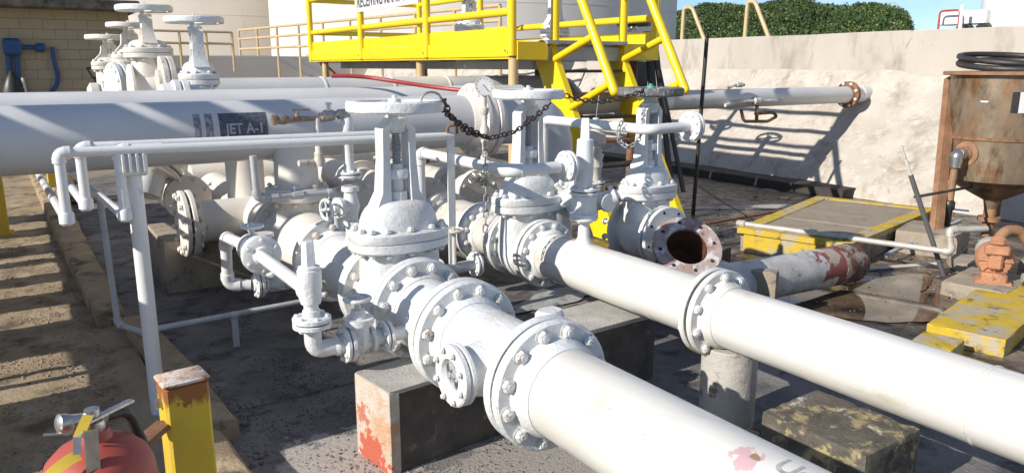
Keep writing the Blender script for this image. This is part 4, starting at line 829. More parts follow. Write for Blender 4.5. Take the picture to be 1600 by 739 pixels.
# pressure gauge with its siphon
t = thing('pressure_gauge', 'round white pressure gauge standing above the cream flange', 'gauge', (2.77, 4.60, 1.516))
fdir = Vector((-.52, -.85, .05)).normalized()
b = MB(); b.lathe(-fdir * .02, fdir, [(0, .055), (.004, .064), (.034, .064), (.038, .066), (.044, .066), (.044, .059), (.040, .058), (.040, .001)], 36); b.build('case', M_dwhite, t)
b = MB(); b.lathe(fdir * .021, fdir, [(0, .057), (.001, .001)], 36); b.build('dial', M_face, t)
q = Vector((0, 0, 1)).rotation_difference(fdir); gx = q @ Vector((1, 0, 0)); gy = Vector((0, 0, 1)) - fdir * fdir.z; gy.normalize(); gx = gy.cross(fdir)
b = MB(); b.bar(fdir * .024 - gx * .008 + gy * .012, fdir * .024 + gx * .028 - gy * .036, .004, .002, fdir)
b.build('needle', M_ink, t)
for k in range(11):
    a = math.radians(225 - 27 * k); d = gx * math.cos(a) + gy * math.sin(a); b = MB(); b.bar(fdir * .0235 + d * .045, fdir * .0235 + d * .053, .003, .001, fdir); b.build('scale_mark', M_ink, t)
b = MB(); b.lathe((0, 0, -.20), 'z', [(0, .018), (.02, .03), (.05, .03), (.06, .018), (.13, .016), (.135, .022), (.15, .022)], 10); b.lathe((0, 0, -.55), 'z', [(0, .03), (.06, .032), (.08, .02), (.18, .018), (.2, .033), (.26, .033), (.28, .02), (.36, .018)], 12); b.build('siphon', M_dwhite, t)
small_valve(t, (-.02, -.03, -.62), 'z', .16, .026, M_steel, (-1, -.3, 0), .13, .04)
# chains
M_wchain = mat('worn_white_chain', (.45, .45, .44), (.20, .20, .20), 50, .45, .1, .3, 90, metal=.2)
def link_mesh(L, wd, r, m):
    b = MB(); pts = []
    for k in range(8): a = -PI / 2 + PI * k / 7; pts.append((wd * math.sin(a + PI / 2) * 0 + wd * math.cos(a) * 0 + (L / 2 - wd) + wd * math.cos(a), wd * math.sin(a), 0))
    for k in range(8): a = PI / 2 + PI * k / 7; pts.append((-(L / 2 - wd) + wd * math.cos(a), wd * math.sin(a), 0))
    b.tube(pts, r, 7, closed=True); o = b.build('link', m); me = o.data; bpy.data.objects.remove(o); return me
LK = {}
def chain(name, label, pts, m, L=.040, wd=.0115, r=.0042):
    k = (m.name, L); 
    if k not in LK: LK[k] = link_mesh(L, wd, r, m)
    P = [Vector(p) for p in pts]; D = []
    for i in range(len(P) - 1):
        n = max(1, int((P[i + 1] - P[i]).length / .004)); D += [P[i].lerp(P[i + 1], j / n) for j in range(n)]
    D.append(P[-1]); t = thing(name, label, 'chain', P[0]); step = L - 2.2 * r; acc = 0; last = D[0]; n = 0; tw = random.uniform(0, 1)
    for i in range(1, len(D)):
        acc += (D[i] - D[i - 1]).length
        if acc >= step:
            a = (D[i] - last).normalized(); mid = (D[i] + last) / 2; q = a.to_track_quat('X', 'Z')
            inst(LK[k], 'link', t, Matrix.Translation(mid - P[0]) @ q.to_matrix().to_4x4() @ Matrix.Rotation((n % 2) * PI / 2 + tw + random.uniform(-.25, .25), 4, 'X'))
            last = D[i]; acc = 0; n += 1
    return t
def sag(p0, p1, pm, n=16):
    p0, p1, pm = Vector(p0), Vector(p1), Vector(pm); c = pm * 2 - (p0 + p1) / 2
    return [p0 * (1 - k / n) ** 2 + c * 2 * (k / n) * (1 - k / n) + p1 * (k / n) ** 2 for k in range(n + 1)]
cA = Vector((1.51 + .20, 3.26, 1.475)); cm = at(768, 216, y=3.45); cB = at(862, 160, y=3.60); cB2 = at(874, 147, y=3.66); cC = at(1012, 141, y=3.68)
chain('chain', 'dark rusty chain sagging from the nearest handwheel to the middle handwheel', [Vector((1.70, 3.20, 1.50)), at(694, 158, y=3.25), at(705, 184, y=3.3), at(730, 208, y=3.38), at(768, 216, y=3.45), at(805, 206, y=3.5), at(840, 180, y=3.56), cB], M_chain)
chain('chain', 'doubled bunch of dark chain hanging just right of the nearest handwheel rim', [at(688, 166, y=3.22), at(700, 180, y=3.28), at(722, 195, y=3.34), at(745, 208, y=3.40), at(770, 220, y=3.42)], M_chain, .034)
chain('chain', 'dark rusty chain from the middle handwheel over to the teal handwheel', [cB2, at(905, 156, y=3.62), at(940, 160, y=3.62), at(975, 153, y=3.62), at(1000, 144, y=3.60), at(1013, 138, y=3.62)], M_chain)
chain('chain', 'chain hanging straight down in front of the middle valve, pale at its end', [at(757, 222, y=3.42), at(760, 300, y=3.42), at(758, 372, y=3.42)], M_wchain, .046)
chain('chain', 'small pale chain looped around the second bypass pipe near the third valve', [at(972, 190, x=3.04), at(965, 205, x=3.03), at(968, 222, x=3.03), at(982, 231, x=3.05), at(996, 222, x=3.1), at(1004, 205, x=3.15), at(1006, 165, x=3.3)], M_wchain, .034)
b = MB(); b.tube([at(668 + 16 * math.cos(a) + 6, 158 + 14 * math.sin(a), y=3.24) for a in (2 * PI * k / 16 for k in range(16))], .006, 8, closed=True)
tag(b.build('wire_loop', M_wchain), 'pale wire loop on the right rim of the nearest handwheel', 'wire')
# ------------------------------------------------------------------ YELLOW PLATFORM AND STAIRS
PX0, PX1, PY0, PY1 = 4.2, 6.1, 6.43, 12.4
t = thing('access_platform', 'bright yellow raised access platform with pipe railings and toe boards', 'platform', (PX0, PY0, 0))
O = Vector((PX0, PY0, 0)); W_, D_ = PX1 - PX0, PY1 - PY0
def part(name, m, fn): b = MB(); fn(b); return b.build(name, m, t)
ysp = [0, 1.77, 3.75, 5.9]
for i in range(3):
    y0, y1 = ysp[i] + (.05 if i else 0), ysp[i + 1] - .05
    part('channel_beam', M_yel, lambda b: b.box((-.03, (y0 + y1) / 2, 1.815), (.04, y1 - y0, .145)))
    part('toe_board', M_yel, lambda b: b.box((-.02, (y0 + y1) / 2, 1.955), (.012, y1 - y0, .128)))
part('channel_beam', M_yel, lambda b: b.box((-.018, D_ / 2, 1.80), (.03, D_, .16)))
for sx in (0, W_):
    for z in (2.17, 2.67, 3.05, 3.36): part('rail', M_yel, lambda b: b.tube([(sx, 0, z), (sx, D_ - .05, z)], .040, 14))
for z in (2.17, 2.67, 3.05): part('rail', M_yel, lambda b: b.tube([(0, D_ - .05, z), (W_, D_ - .05, z)], .035, 12))
for k, yy in enumerate([0, 1.77, 3.75, 5.85]):
    part('rail_post', M_yel, lambda b: b.lathe((-.035 if k else -.01, yy, 1.75), 'z', [(0, .045), (1.65, .045)], 18))
    part('post_bolts', M_yelo, lambda b: (b.lathe((-.08, yy + .012, 1.80), 'x', [(-.012, .012), (.0, .012)], 6)))
for yy in (.02, 1.9, 3.8, 5.85): part('rail_post', M_yel, lambda b: b.lathe((W_, yy, 1.75), 'z', [(0, .045), (1.65, .045)], 14))
part('toe_board', M_yel, lambda b: b.box((W_ - .03, D_ / 2, 1.955), (.012, D_ - .1, .128)))
part('channel_beam', M_yel, lambda b: b.box((W_, D_ / 2, 1.815), (.04, D_, .145)))
for k in range(14): part('deck_plank', M_greyp, lambda b: b.box((W_ / 2, .25 + k * .42, 1.870), (W_ - .05, .40, .03)))
for yy in (.05, 1.2, 2.4, 3.6, 4.8, 5.8): part('cross_beam', M_greyp, lambda b: b.box((W_ / 2, yy, 1.775), (W_ - .1, .08, .14)))
part('under_beam', M_greyp, lambda b: b.box((.5, D_ / 2 + .1, 1.66), (.10, D_ - .4, .09)))
for sx, yy in ((.02, .02), (.06, 2.15), (W_ - .05, 2.2), (W_ - .05, 5.6), (.06, 5.5), (W_ - .05, .3)): part('support_leg', M_tan if sx < 1 else M_rust, lambda b: b.lathe((sx, yy, 0), 'z', [(0, .05), (1.74, .05)], 16))
part('corner_plate', M_yel, lambda b: b.box((.20, -.035, 1.80), (.36, .05, .17)))
part('corner_plate', M_yel, lambda b: b.box((W_ - .26, -.035, 1.80), (.50, .05, .17)))
part('diagonal_brace', M_rust, lambda b: b.bar((.1, D_ - .2, 1.70), (.6, D_ - .9, 1.0), .07, .05))
# sign board on the rails
s0, s1 = at(556, 5, x=PX0 - .06).y, at(655, 5, x=PX0 - .06).y
zb_ = at(600, 14.0, x=PX0 - .06).z
sg = thing('sign_board', 'pale sign board lettered RECEIVING MANIFOLD tied to the platform rails', 'sign', (PX0 - .07, s0, zb_))
b = MB(); b.box((.0, (s1 - s0) / 2, .19), (.012, abs(s0 - s1), .38)); b.build('board', M_sign, sg)
me = text_mesh('RECEIVING MANIFOLD', .21); xs = [v.co.x for v in me.vertices]; wd = max(xs) - min(xs); L_ = abs(s0 - s1) * .9
for v in me.vertices: v.co = (-.0085, -abs(s0 - s1) * .05 - (v.co.x - min(xs)) / wd * L_, .06 + v.co.y)
me.materials.append(M_ink); o = bpy.data.objects.new('lettering', me); COL.objects.link(o); o.parent = sg
for yy in (-.25, -1.55):
    b = MB(); b.tube([(.02, yy, .36), (.02, yy, .42)], .01, 6); b.build('tie', M_grey, sg)
# stairs
t = thing('steel_stairs', 'steep bright yellow steel stairs with tubular handrails below the platform', 'stairs', (4.6, 6.43, 0))
SX = [0.08, .985]; sl_ = 1.65
def sy(z): return (5.32 + z / sl_) - 6.43
for sx in SX:
    R_ = []
    for z in (0.02, 1.70):
        y = sy(z); R_.append([(sx - .012, y, z), (sx + .012, y, z), (sx + .012, y + .36, z), (sx - .012, y + .36, z)])
    R_.append([(sx - .012, sy(1.87), 1.87), (sx + .012, sy(1.87), 1.87), (sx + .012, .10, 1.87), (sx - .012, .10, 1.87)])
    b = MB(); b.rings(R_, True, False)
    R2 = [[(sx + .012, sy(z), z), (sx + .055, sy(z), z), (sx + .055, sy(z) + .014, z), (sx + .012, sy(z) + .014, z)] for z in (.02, 1.87)]
    b.rings(R2, True, False); b.build('stringer', M_yel, t)
    b = MB(); zz = (1.42, 2.9); off = .62
    hy = lambda z: sy(z - 0) + .0 + .45 * 0
    p0 = Vector((sx - .01, 5.44 - 6.43, 1.42)); p1 = Vector((sx - .01, 5.44 - 6.43 + (3.1 - 1.42) / sl_, 3.1)); b.tube([p0, p1], .045, 16)
    b.lathe(p0, (0, -.52, -.85), [(0, .045), (.02, .040), (.035, .025), (.04, .001)], 16); b.build('handrail', M_yel, t)
    for zz, zr in ((1.72, 1.93), (1.25, 1.50)):
        a = Vector((sx, sy(zz) + .02, zz)); q = Vector((sx - .01, 5.44 - 6.43 + (zr - 1.42) / sl_, zr)); b = MB(); b.tube([a, q], .036, 12); b.build('handrail_brace', M_yel, t)
    b = MB(); b.lathe((sx + (0.03 if sx else .0), .0, 1.86), 'z', [(0, .045), (1.4, .045)], 16); b.build('top_post', M_yel, t)
for k in range(7):
    z = .22 + k * .23; b = MB(); b.box(((SX[0] + SX[1]) / 2, sy(z) + .13, z), (.80, .20, .03)); b.build('tread', M_rust if k % 2 else M_black, t)
b = MB(); b.box((.49, .12, 1.90), (1.06, .40, .012)); b.box((.49, -.06, 1.885), (1.06, .03, .03)); b.build('top_plate', M_greyp, t)
# ------------------------------------------------------------------ valves behind the platform and at upper left
def bgvalve(label, u, vw, vb, y, rw, x=None, m=M_cream, mw=None, R=.2, r=.14, ax_=.2, ay_=.16, rz=0, z0=None, grp='gate valves in the rear rows', hz=None):
    pw = at(u, vw, y=y); zb = at(u, vb, y=y).z
    z0 = z0 or zb - .33
    H_ = pw.z - zb
    return gate_valve('gate_valve', label, 'valve', pw.x, y, z0, R, r, .19, zb, ax_, ay_, zb + H_ * .30, pw.z - .05, pw.z, rw, m, mw, grp=grp, nb=10, armw=.07, rz=rz)
gd = bgvalve('white gate valve rising above the labelled pipe, rightmost of the rear left group', 303, 32, 124, 7.0, .24, m=M_thick, r=.13, rz=PI / 2)
bgvalve('tallest cream gate valve of the rear left group, wheel nearly at the top edge', 225, 14, 83, 7.9, .245, m=M_cream, mw=M_thick, r=.15, R=.23, ax_=.21, ay_=.21, rz=PI / 2)
bgvalve('cream gate valve with dull wheel, half hidden behind the tallest rear valve', 200, 40, 92, 9.6, .225, m=M_cream, mw=M_cream)
bgvalve('leftmost low cream gate valve of the rear left group before the block wall', 168, 59, 103, 10.2, .24, m=M_cream, mw=M_cream)
t = thing('capped_flange', 'white bolted end cap in front of the rightmost rear left valve', 'pipe fitting', at(276, 150, y=6.3))
b = MB(); b.lathe((-.12, 0, -.02), 'x', [(0, .08), (.02, .11), (.09, .12), (.10, .14), (.14, .14), (.145, .12), (.16, .14), (.20, .14), (.21, .1), (.3, .09)], 24); b.build('cap', M_thick, t); bolts(t, (.03, 0, -.02), 'x', .12, 8, .012, .11, M_thick)
t = thing('side_flange', 'grey white disc flange between the two tallest rear left valves', 'pipe fitting', at(264, 125, y=7.6))
b = MB(); b.lathe((-.1, 0, -.05), 'x', [(0, .14), (.03, .14), (.03, .26), (.07, .26), (.08, .24), (.09, .26), (.13, .26), (.14, .15), (.3, .14)], 32); b.build('flange', M_dwhite, t)
t = thing('side_flange', 'white upright bolted disc between the low and tallest rear left valves', 'pipe fitting', at(204, 125, y=8.6))
b = MB(); b.lathe((-.1, 0, -.05), (1, .25, 0), [(-.1, .10), (-.07, .22), (-.03, .22), (-.02, .2), (0, .22), (.04, .22), (.05, .16), (.2, .15)], 32); b.build('flange', M_white, t); bolts(t, (-.1, 0, -.05), (1, .25, 0), .185, 12, .022, .14, M_white)
t = thing('capped_flange', 'low white bolted stub at the foot of the leftmost rear valve', 'pipe fitting', at(153, 140, y=9.4))
b = MB(); b.lathe((-.1, 0, -.08), 'x', [(0, .1), (.03, .15), (.1, .15), (.12, .13), (.14, .15), (.2, .15), (.22, .1), (.5, .1)], 20); b.build('cap', M_cream, t)
for lab, u, vw, vb, y, mw in (('white yoke of a rear valve above the toe board, left of the corner post', 733, -8, 45, 9.2, M_rust), ('white rear valve seen through the platform between corner and stair posts', 868, -12, 52, 8.4, M_dwhite), ('rear white valve with black wheel seen right of the stair post', 991, 38, 118, 7.4, M_black)):
    bgvalve(lab, u, vw, vb, y, .22, m=M_white, mw=mw, grp='rear valves beyond the platform')
p = at(800, 120, y=8.0)
t = thing('rear_vessel', 'shadowed cream pipe header under the platform deck', 'pipe', (p.x, 8.2, 1.15))
b = MB(); b.lathe((-.9, 0, 0), 'x', [(0, .26), (.1, .30), (1.9, .30), (2.0, .26)], 32); b.lathe((.9, 0, 0), 'x', [(0, .36), (.06, .36)], 32); b.build('body', M_dwhite, t)
b = MB(); b.pipe([at(518, 119, y=6.0), at(545, 119, y=5.95), at(575, 121, y=5.9), at(620, 128, y=5.7), at(680, 137, y=5.5), at(745, 144, y=5.2), at(770, 150, y=5.25)], .017, 10, .25)
tag(b.build('red_hose', M_redhose), 'thin red hose lying over the long off-white pipes', 'hose')
# black battens / pole behind the stairs
t = thing('black_pole', 'thin black upright pole in front of the concrete wall right of the stairs', 'pole', (6.42, 6.0, 0))
b = MB(); b.tube([(-.02, .03, 0), (.04, .02, 1.95)], .022, 8); b.build('shaft', M_black, t)
for lab, a, c, wdt in (('black leaning plank behind the right stair handrail, left one', at(1012, 50, y=6.6), at(1034, 300, y=6.3), .11), ('black leaning plank behind the right stair handrail, middle one', at(1024, 70, y=6.5), at(1050, 300, y=6.1), .07), ('black leaning plank behind the right stair handrail, right one', at(1030, 110, y=6.35), at(1068, 300, y=5.8), .05)):
    b = MB(); b.bar(a, c, wdt, .02, (0, 1, 0)); tag(b.build('black_plank', M_black), lab, 'plank', 'black planks behind the stairs')
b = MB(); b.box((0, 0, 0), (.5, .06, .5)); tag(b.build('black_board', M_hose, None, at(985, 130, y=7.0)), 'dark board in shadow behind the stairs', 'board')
# ------------------------------------------------------------------ RUSTY HOPPER TANK
TX, TY, TR = 7.78, 3.52, .475
t = thing('rusty_tank', 'rusty stained cylindrical steel tank with cone bottom standing on orange legs', 'tank', (TX, TY, 0))
b = MB(); b.lathe((0, 0, 0), 'z', [(.62, TR), (.66, TR + .002), (1.02, TR + .002), (1.57, TR)], 64, False); b.build('shell', M_rtank, t)
b = MB(); b.lathe((0, 0, 0), 'z', [(.995, TR), (.995, TR + .014), (1.02, TR + .014), (1.025, TR)], 64, False); b.build('band', M_rust, t)
b = MB(); b.lathe((0, 0, 0), 'z', [(.30, .05), (.40, .07), (.62, TR)], 48, False); b.build('cone', M_rtank, t)
b = MB(); b.lathe((0, 0, 0), 'z', [(.05, .055), (.20, .055), (.20, .10), (.24, .10), (.24, .055), (.32, .055)], 24); b.build('outlet', M_orust, t)
b = MB(); b.lathe((0, 0, 0), 'z', [(1.57, TR + .05), (1.575, TR + .06), (1.60, TR + .06), (1.605, TR + .05), (1.612, 0)], 64); b.build('lid', M_orust, t)
dl = Vector((-.72, -.69, 0)); sd = Vector((.69, -.72, 0))
b = MB(); h0 = dl * .22 - sd * .12; h1 = dl * .22 + sd * .16
b.bar(h0 + Vector((0, 0, 1.60)), h0 + Vector((0, 0, 1.69)), .02, .02, (0, 1, 0)); b.bar(h1 + Vector((0, 0, 1.60)), h1 + Vector((0, 0, 1.69)), .02, .02, (0, 1, 0)); b.bar(h0 + Vector((0, 0, 1.69)), h1 + Vector((0, 0, 1.69)), .02, .02); b.build('lid_handle', M_orust, t)
p0 = at(1491, 122, x=7.58) - Vector((TX, TY, 0)); p1 = at(1468, 360, z=.2) - Vector((TX, TY, 0))
b = MB(); b.bar(p0, p1, .075, .012, (.5, 1, 0)); b.bar(p0 + Vector((-.03, .05, 0)), p1 + Vector((-.03, .05, 0)), .012, .07, (.5, 1, 0)); b.build('leg', M_orust, t)
for a, wl in ((262, .10), (20, .1)):
    a = math.radians(a); p = Vector((math.cos(a), math.sin(a), 0)) * (TR + .012); b = MB()
    tdir = Vector((-math.sin(a), math.cos(a), 0))
    b.bar(p + Vector((0, 0, .12)), p + Vector((0, 0, 1.50)), .012, wl, tdir); b.bar(p + tdir * wl / 2 + Vector((0, 0, .12)) + p.normalized() * .03, p + tdir * wl / 2 + Vector((0, 0, 1.5)) + p.normalized() * .03, .06, .011, tdir); b.build('leg', M_orust, t)
pl = at(1595, 165, x=TX - TR * .9) - Vector((TX, TY, 0)); a = math.atan2(pl.y, pl.x)
def tpatch(a0, a1, z0, z1, m, name, dr=.004):
    b = MB(); n = 8; vs = [((TR + dr) * math.cos(a0 + (a1 - a0) * i / n), (TR + dr) * math.sin(a0 + (a1 - a0) * i / n), z) for z in (z0, z1) for i in range(n + 1)]
    b.add(vs, [(i, i + 1, i + n + 2, i + n + 1) for i in range(n)]); return b.build(name, m, t)
def tang(u, v=150):   # azimuth on the shell seen at pixel column u
    best = None
    for k in range(1440):
        a = 2 * PI * k / 1440; p = Vector((TX + TR * math.cos(a), TY + TR * math.sin(a), 1.4)) - Vector((0, 0, EYE))
        if Vector((math.cos(a), math.sin(a), 0)).dot(-p.to_2d().to_3d()) < 0: continue
        q = CX + FPX * p.dot(_r) / p.dot(_F)
        if best is None or abs(q - u) < best[0]: best = (abs(q - u), a)
    return best[1]
tpatch(tang(1582), tang(1594), 1.25, 1.43, M_black, 'dark_label_edge'); tpatch(tang(1594), tang(1612), 1.25, 1.43, M_sign, 'white_label')
tpatch(tang(1534), tang(1546), 1.335, 1.35, M_sign, 'small_sticker')
an = tang(1522); nd = Vector((math.cos(an), math.sin(an), 0)); nz = .87
b = MB(); b.lathe(nd * (TR - .01) + Vector((0, 0, nz)), nd, [(0, .11), (.015, .11), (.02, .07), (.05, .06)], 24)
b.build('nozzle_flange', M_orust, t)
b = MB(); e1 = nd * (TR + .04) + Vector((0, 0, nz)); e2 = e1 + nd * .07 - Vector((0, 0, .05)); 
b.pipe([e1, e1 + nd * .10, e1 + nd * .10 - Vector((0, 0, .12))], .052, 20, .07, 1.1); b.build('nozzle_elbow', M_steel, t)
b = MB(); e3 = e1 + nd * .10 - Vector((0, 0, .10)); e4 = e3 + Vector((-.02, 0, -.40)); b.tube([e3, e4], .032, 14); b.build('down_pipe', M_orust, t)
b = MB(); b.lathe(e4, (.0, 0, -1), [(-.08, .035), (-.06, .05), (.0, .05), (.02, .035), (.17, .03)], 14); b.build('ball_valve', M_black, t)
b = MB(); b.bar(e4 + Vector((0, -.03, .0)), e4 + sd * .14 + Vector((0, -.03, -.01)), .03, .012); b.build('blue_lever', M_blue, t)
b = MB(); R0 = .46
b.tube([(R0 * math.cos(2 * PI * k / 48) + .06, R0 * math.sin(2 * PI * k / 48) - .02, 1.665 + .045 * math.sin(2 * PI * k / 48 + .8)) for k in range(48)], .028, 12, closed=True)
b.tube([((R0 - .02) * math.cos(2 * PI * k / 48) + .07, (R0 - .02) * math.sin(2 * PI * k / 48) + .01, 1.715 + .05 * math.sin(2 * PI * k / 48 + .5)) for k in range(48)], .026, 12, closed=True)
hs = b.build('black_hose', M_hose, None, (TX, TY, 0)); tag(hs, 'coiled black rubber hose resting on the rusty tank lid', 'hose'); hs['kind'] = 'stuff'; del hs['kind']
b = MB(); b.bar(at(1430, 308, y=3.25), at(1518, 292, y=3.55), .025, .018); tag(b.build('black_bar', M_black), 'short black bar crossing from the leaning rod to the tank pipe', 'bar')
b = MB(); a = at(1408, 228, y=3.35); c = at(1475, 432, y=3.05); m_ = a.lerp(c, .22); b.tube([m_, c], .019, 10); o = thing('leaning_rod', 'grey rod leaning by the rusty tank with a pale upper end', 'rod', m_)
b.M = Matrix.Identity(4); b.v = [tuple(Vector(v) - m_) for v in b.v]; b.build('grey_shaft', mat('dull_dark_grey', (.11, .11, .11), None, 12, .6, .1, .2), o)
b = MB(); b.tube([a - m_, (0, 0, 0)], .012, 8); b.build('pale_tip', M_dwhite, o)
# galvanised pipe to the pump
t = thing('galvanised_pipe', 'pale galvanised pipe running from beside the pit to the orange pump', 'pipe', (5.75, 3.7, .25))
q = lambda u, v, **k: at(u, v, **k) - Vector((5.75, 3.7, .25))
M_galv = mat('weathered_galvanised', (.56, .53, .47), (.42, .39, .34), 12, .5, .1, .15, 60, metal=.2)
b = MB(); b.pipe([q(1156, 349, z=.25), q(1487, 394, z=.25), q(1487, 394, z=.25) + Vector((.0, .04, .17)), q(1487, 394, z=.25) + Vector((.28, -.1, .17))], .024, 14, .04, 1.3); b.lathe(q(1156, 349, z=.25), (.1, -1, 0), [(-.02, .03), (.05, .034), (.06, .025)], 12)
for u, v in ((1270, 364), (1318, 371)): b.lathe(q(u, v, z=.25), (.3, -1, 0), [(-.03, .032), (.03, .032)], 12)
b.build('pipe', M_galv, t)
b = MB(); b.box(q(1322, 373, z=.25) - Vector((0, 0, .12)), (.03, .03, .24)); b.build('stand', M_rust, t)
# pump
PC = at(1549, 437, z=.12); t = thing('pump', 'salmon orange painted pump with round flywheel on a concrete plinth', 'pump', PC, math.radians(-60)); t.scale = (.82, .82, .82)
b = MB(); b.lathe((0, 0, .20), 'y', [(-.10, .06), (-.09, .13), (-.05, .15), (.06, .15), (.08, .12)], 32); b.build('round_housing', M_pump, t)
b = MB(); b.lathe((0, 0, .20), 'y', [(-.14, .001), (-.14, .05), (-.13, .055), (-.10, .06)], 24); b.build('centre_boss', M_pump, t)
for k in range(8):
    a = 2 * PI * k / 8; b = MB(); b.bar((math.cos(a) * .05, -.105, .20 + math.sin(a) * .05), (math.cos(a) * .135, -.10, .20 + math.sin(a) * .135), .018, .02, (0, 1, 0)); b.build('rib', M_pump, t)
b = MB(); b.box((0, -.12, .30), (.19, .10, .09), 0, .015); b.box((0, -.13, .38), (.12, .10, .10), 0, .03); b.box((0, -.125, .20), (.11, .06, .16), 0, .02); b.build('top_casting', M_pump, t)
b = MB(); b.box((0, -.12, .05), (.20, .12, .09), 0, .015); b.box((0, -.08, .008), (.28, .20, .03), 0, .006); b.build('foot', M_pump, t)
b = MB(); b.pipe([(.0, -.10, .40), (.05, -.06, .47), (.16, .0, .47), (.24, .02, .36)], .045, 14, .05); b.build('outlet_elbow', M_orust, t)
b = MB(); b.lathe((0, .08, .20), 'y', [(0, .12), (.03, .13), (.26, .13), (.30, .10)], 28); b.build('motor', M_dwhite, t)
b = MB(); b.pipe([(.22, -.05, .06), (.5, .0, .06)], .04, 12); b.build('side_pipe', M_galv, t)
# ------------------------------------------------------------------ FOREGROUND: yellow post and extinguisher
t = thing('yellow_post', 'square yellow steel post with rusty top in the left foreground', 'post', (.25, 1.725, 0), math.radians(5))
b = MB(); b.box((0, 0, .487), (.094, .076, .974), 0, .006); b.build('tube', M_yelpost, t)
b = MB(); b.box((0, 0, .978), (.100, .082, .010), 0, .003); b.build('rusty_cap', mat('rust_and_white_cap', (.68, .62, .56), (.55, .36, .24), 25, .7, .1, .5, 60, [((.32, .10, .05), 28, .53, .05)]), t)
b = MB(); b.lathe((-.047, .0, .93), 'x', [(-.012, .012), (0, .012)], 6); b.build('bolt_head', M_steel, t)
b = MB(); b.bar((-.047, -.01, .885), (-.13, -.10, .885), .035, .014); b.bar((-.13, -.10, .885), (-.19, -.19, .90), .028, .016); b.build('rusty_bracket', M_rust, t)
EX = Vector((.058, 1.44, .512)); t = thing('fire_extinguisher', 'red fire extinguisher with metal handle and yellow tag in the left foreground corner', 'fire extinguisher', EX)
r_ = .094; zs = .405
b = MB(); b.lathe((0, 0, 0), 'z', [(0, .07), (.01, .09), (.03, r_), (zs, r_), (zs + .03, r_ * .975), (zs + .055, r_ * .88), (zs + .075, r_ * .68), (zs + .087, r_ * .42), (zs + .092, .028), (zs + .11, .024)], 64); b.build('cylinder', M_red, t)
vt = zs + .11
b = MB(); b.lathe((0, 0, vt - .005), 'z', [(0, .022), (.012, .026), (.03, .024), (.035, .018), (.06, .017)], 20); b.lathe((-.0, 0, vt + .03), (-.9, -.3, .2), [(0, .016), (.05, .018), (.06, .022), (.075, .022), (.08, .012)], 16); b.build('valve', M_steel, t)
b = MB(); b.lathe(Vector((-.055, -.02, vt + .035)), (-.3, -.95, 0), [(-.006, .019), (.006, .021), (.012, .018), (.013, .001)], 20); b.build('pressure_dial', M_steel, t)
# handle: folded channel levers
hd_ = Vector((.18, .35, 0)).normalized()
b = MB(); a0 = Vector((-.02, -.055, vt - .055)); a1 = Vector((-.012, -.035, vt + .045))
b.bar(Vector((-.016, -.085, vt - .075)), Vector((-.010, -.075, vt + .035)), .026, .004, (0, 1, 0)); b.bar(Vector((-.029, -.082, vt - .075)), Vector((-.023, -.072, vt + .035)), .003, .014, (0, 1, 0)); b.bar(Vector((-.003, -.082, vt - .075)), Vector((.003, -.072, vt + .035)), .003, .014, (0, 1, 0)); b.build('front_strap', M_steel, t)
b = MB(); b.bar(Vector((-.02, -.03, vt + .035)), Vector((.09, .05, vt + .035)), .018, .006); b.build('lower_lever', M_steel, t)
b = MB(); b.bar(Vector((-.03, -.05, vt + .05)), Vector((.03, .05, vt + .085)), .022, .005); b.bar(Vector((-.03, -.05, vt + .05)), Vector((-.035, -.06, vt + .0)), .022, .004, (0, 1, 0)); b.build('upper_lever', M_grey, t)
b = MB(); b.tube([(-.045, -.02, vt + .055), (-.115, -.01, vt + .065)], .004, 6); b.build('pull_pin', M_steel, t)
b = MB(); vs = []; n = 10
for i in range(n + 1):
    s_ = i / n; c = Vector((-.03 - .115 * s_, -.055 - .03 * s_, vt - .005 - .055 * s_ ** 1.6)); wv = Vector((-.006, .010, .013)) * (1.0 if s_ < .8 else 1.0 - (s_ - .8)); vs += [c + wv, c - wv]
b.add(vs, [(2 * i, 2 * i + 1, 2 * i + 3, 2 * i + 2) for i in range(n)]); b.build('inspection_tag', M_tag, t)
b = MB(); b.add([Vector((-.04, -.045, vt + .055)), Vector((-.012, -.055, vt + .045)), Vector((.022, .0, vt + .088)), Vector((-.005, .01, vt + .095))], [(0, 1, 2, 3)], False); b.build('yellow_label', M_tag, t)
for ch in t.children:
    if ch.name.split('.')[0] in ('valve', 'pressure_dial', 'front_strap', 'lower_lever', 'upper_lever', 'pull_pin', 'inspection_tag', 'yellow_label'):
        k_ = .55 if ch.name.split('.')[0] in ('inspection_tag', 'yellow_label', 'upper_lever', 'pull_pin') else .74; ch.scale = (k_,) * 3; ch.location = Vector((0, -.03, vt)) * (1 - k_) + (Vector((-.012, -.02, -.01)) if k_ < .6 else Vector((0, 0, 0)))
b = MB(); b.pipe([(.02, .02, vt + .01), (.06, .05, vt), (.085, .08, vt - .10), (.10, .06, .1)], .010, 10, .03); b.build('hose', M_hose, t)
b = MB(); b.lathe((-.164, 9.26, 0) if False else (0, 0, 0), 'z', [(0, .075), (1.12, .075)], 4)
fp = at(30, 362, z=.03); t = thing('yellow_pipe_stand', 'old yellow steel stand under the labelled pipe at the left edge', 'pipe stand', (fp.x - .14, fp.y - .1, .0))
b = MB(); b.box((0, 0, .55), (.13, .12, 1.10), 0, .01); b.build('column', M_yelo, t)
b = MB(); b.lathe((-.05, -.06, .52), 'y', [(-.03, .055), (.0, .06)], 20); b.build('round_cap', M_dark, t)
b = MB(); b.box((0, 0, .045), (.2, .2, .03)); b.build('foot_plate', M_yelo, t)
t = thing('yellow_pipe_stand', 'second old yellow stand further back behind the drop legs', 'pipe stand', at(98, 310, z=.03))
b = MB(); b.box((0, 0, .5), (.28, .18, 1.0), 0, .01); b.build('column', M_yelo, t)
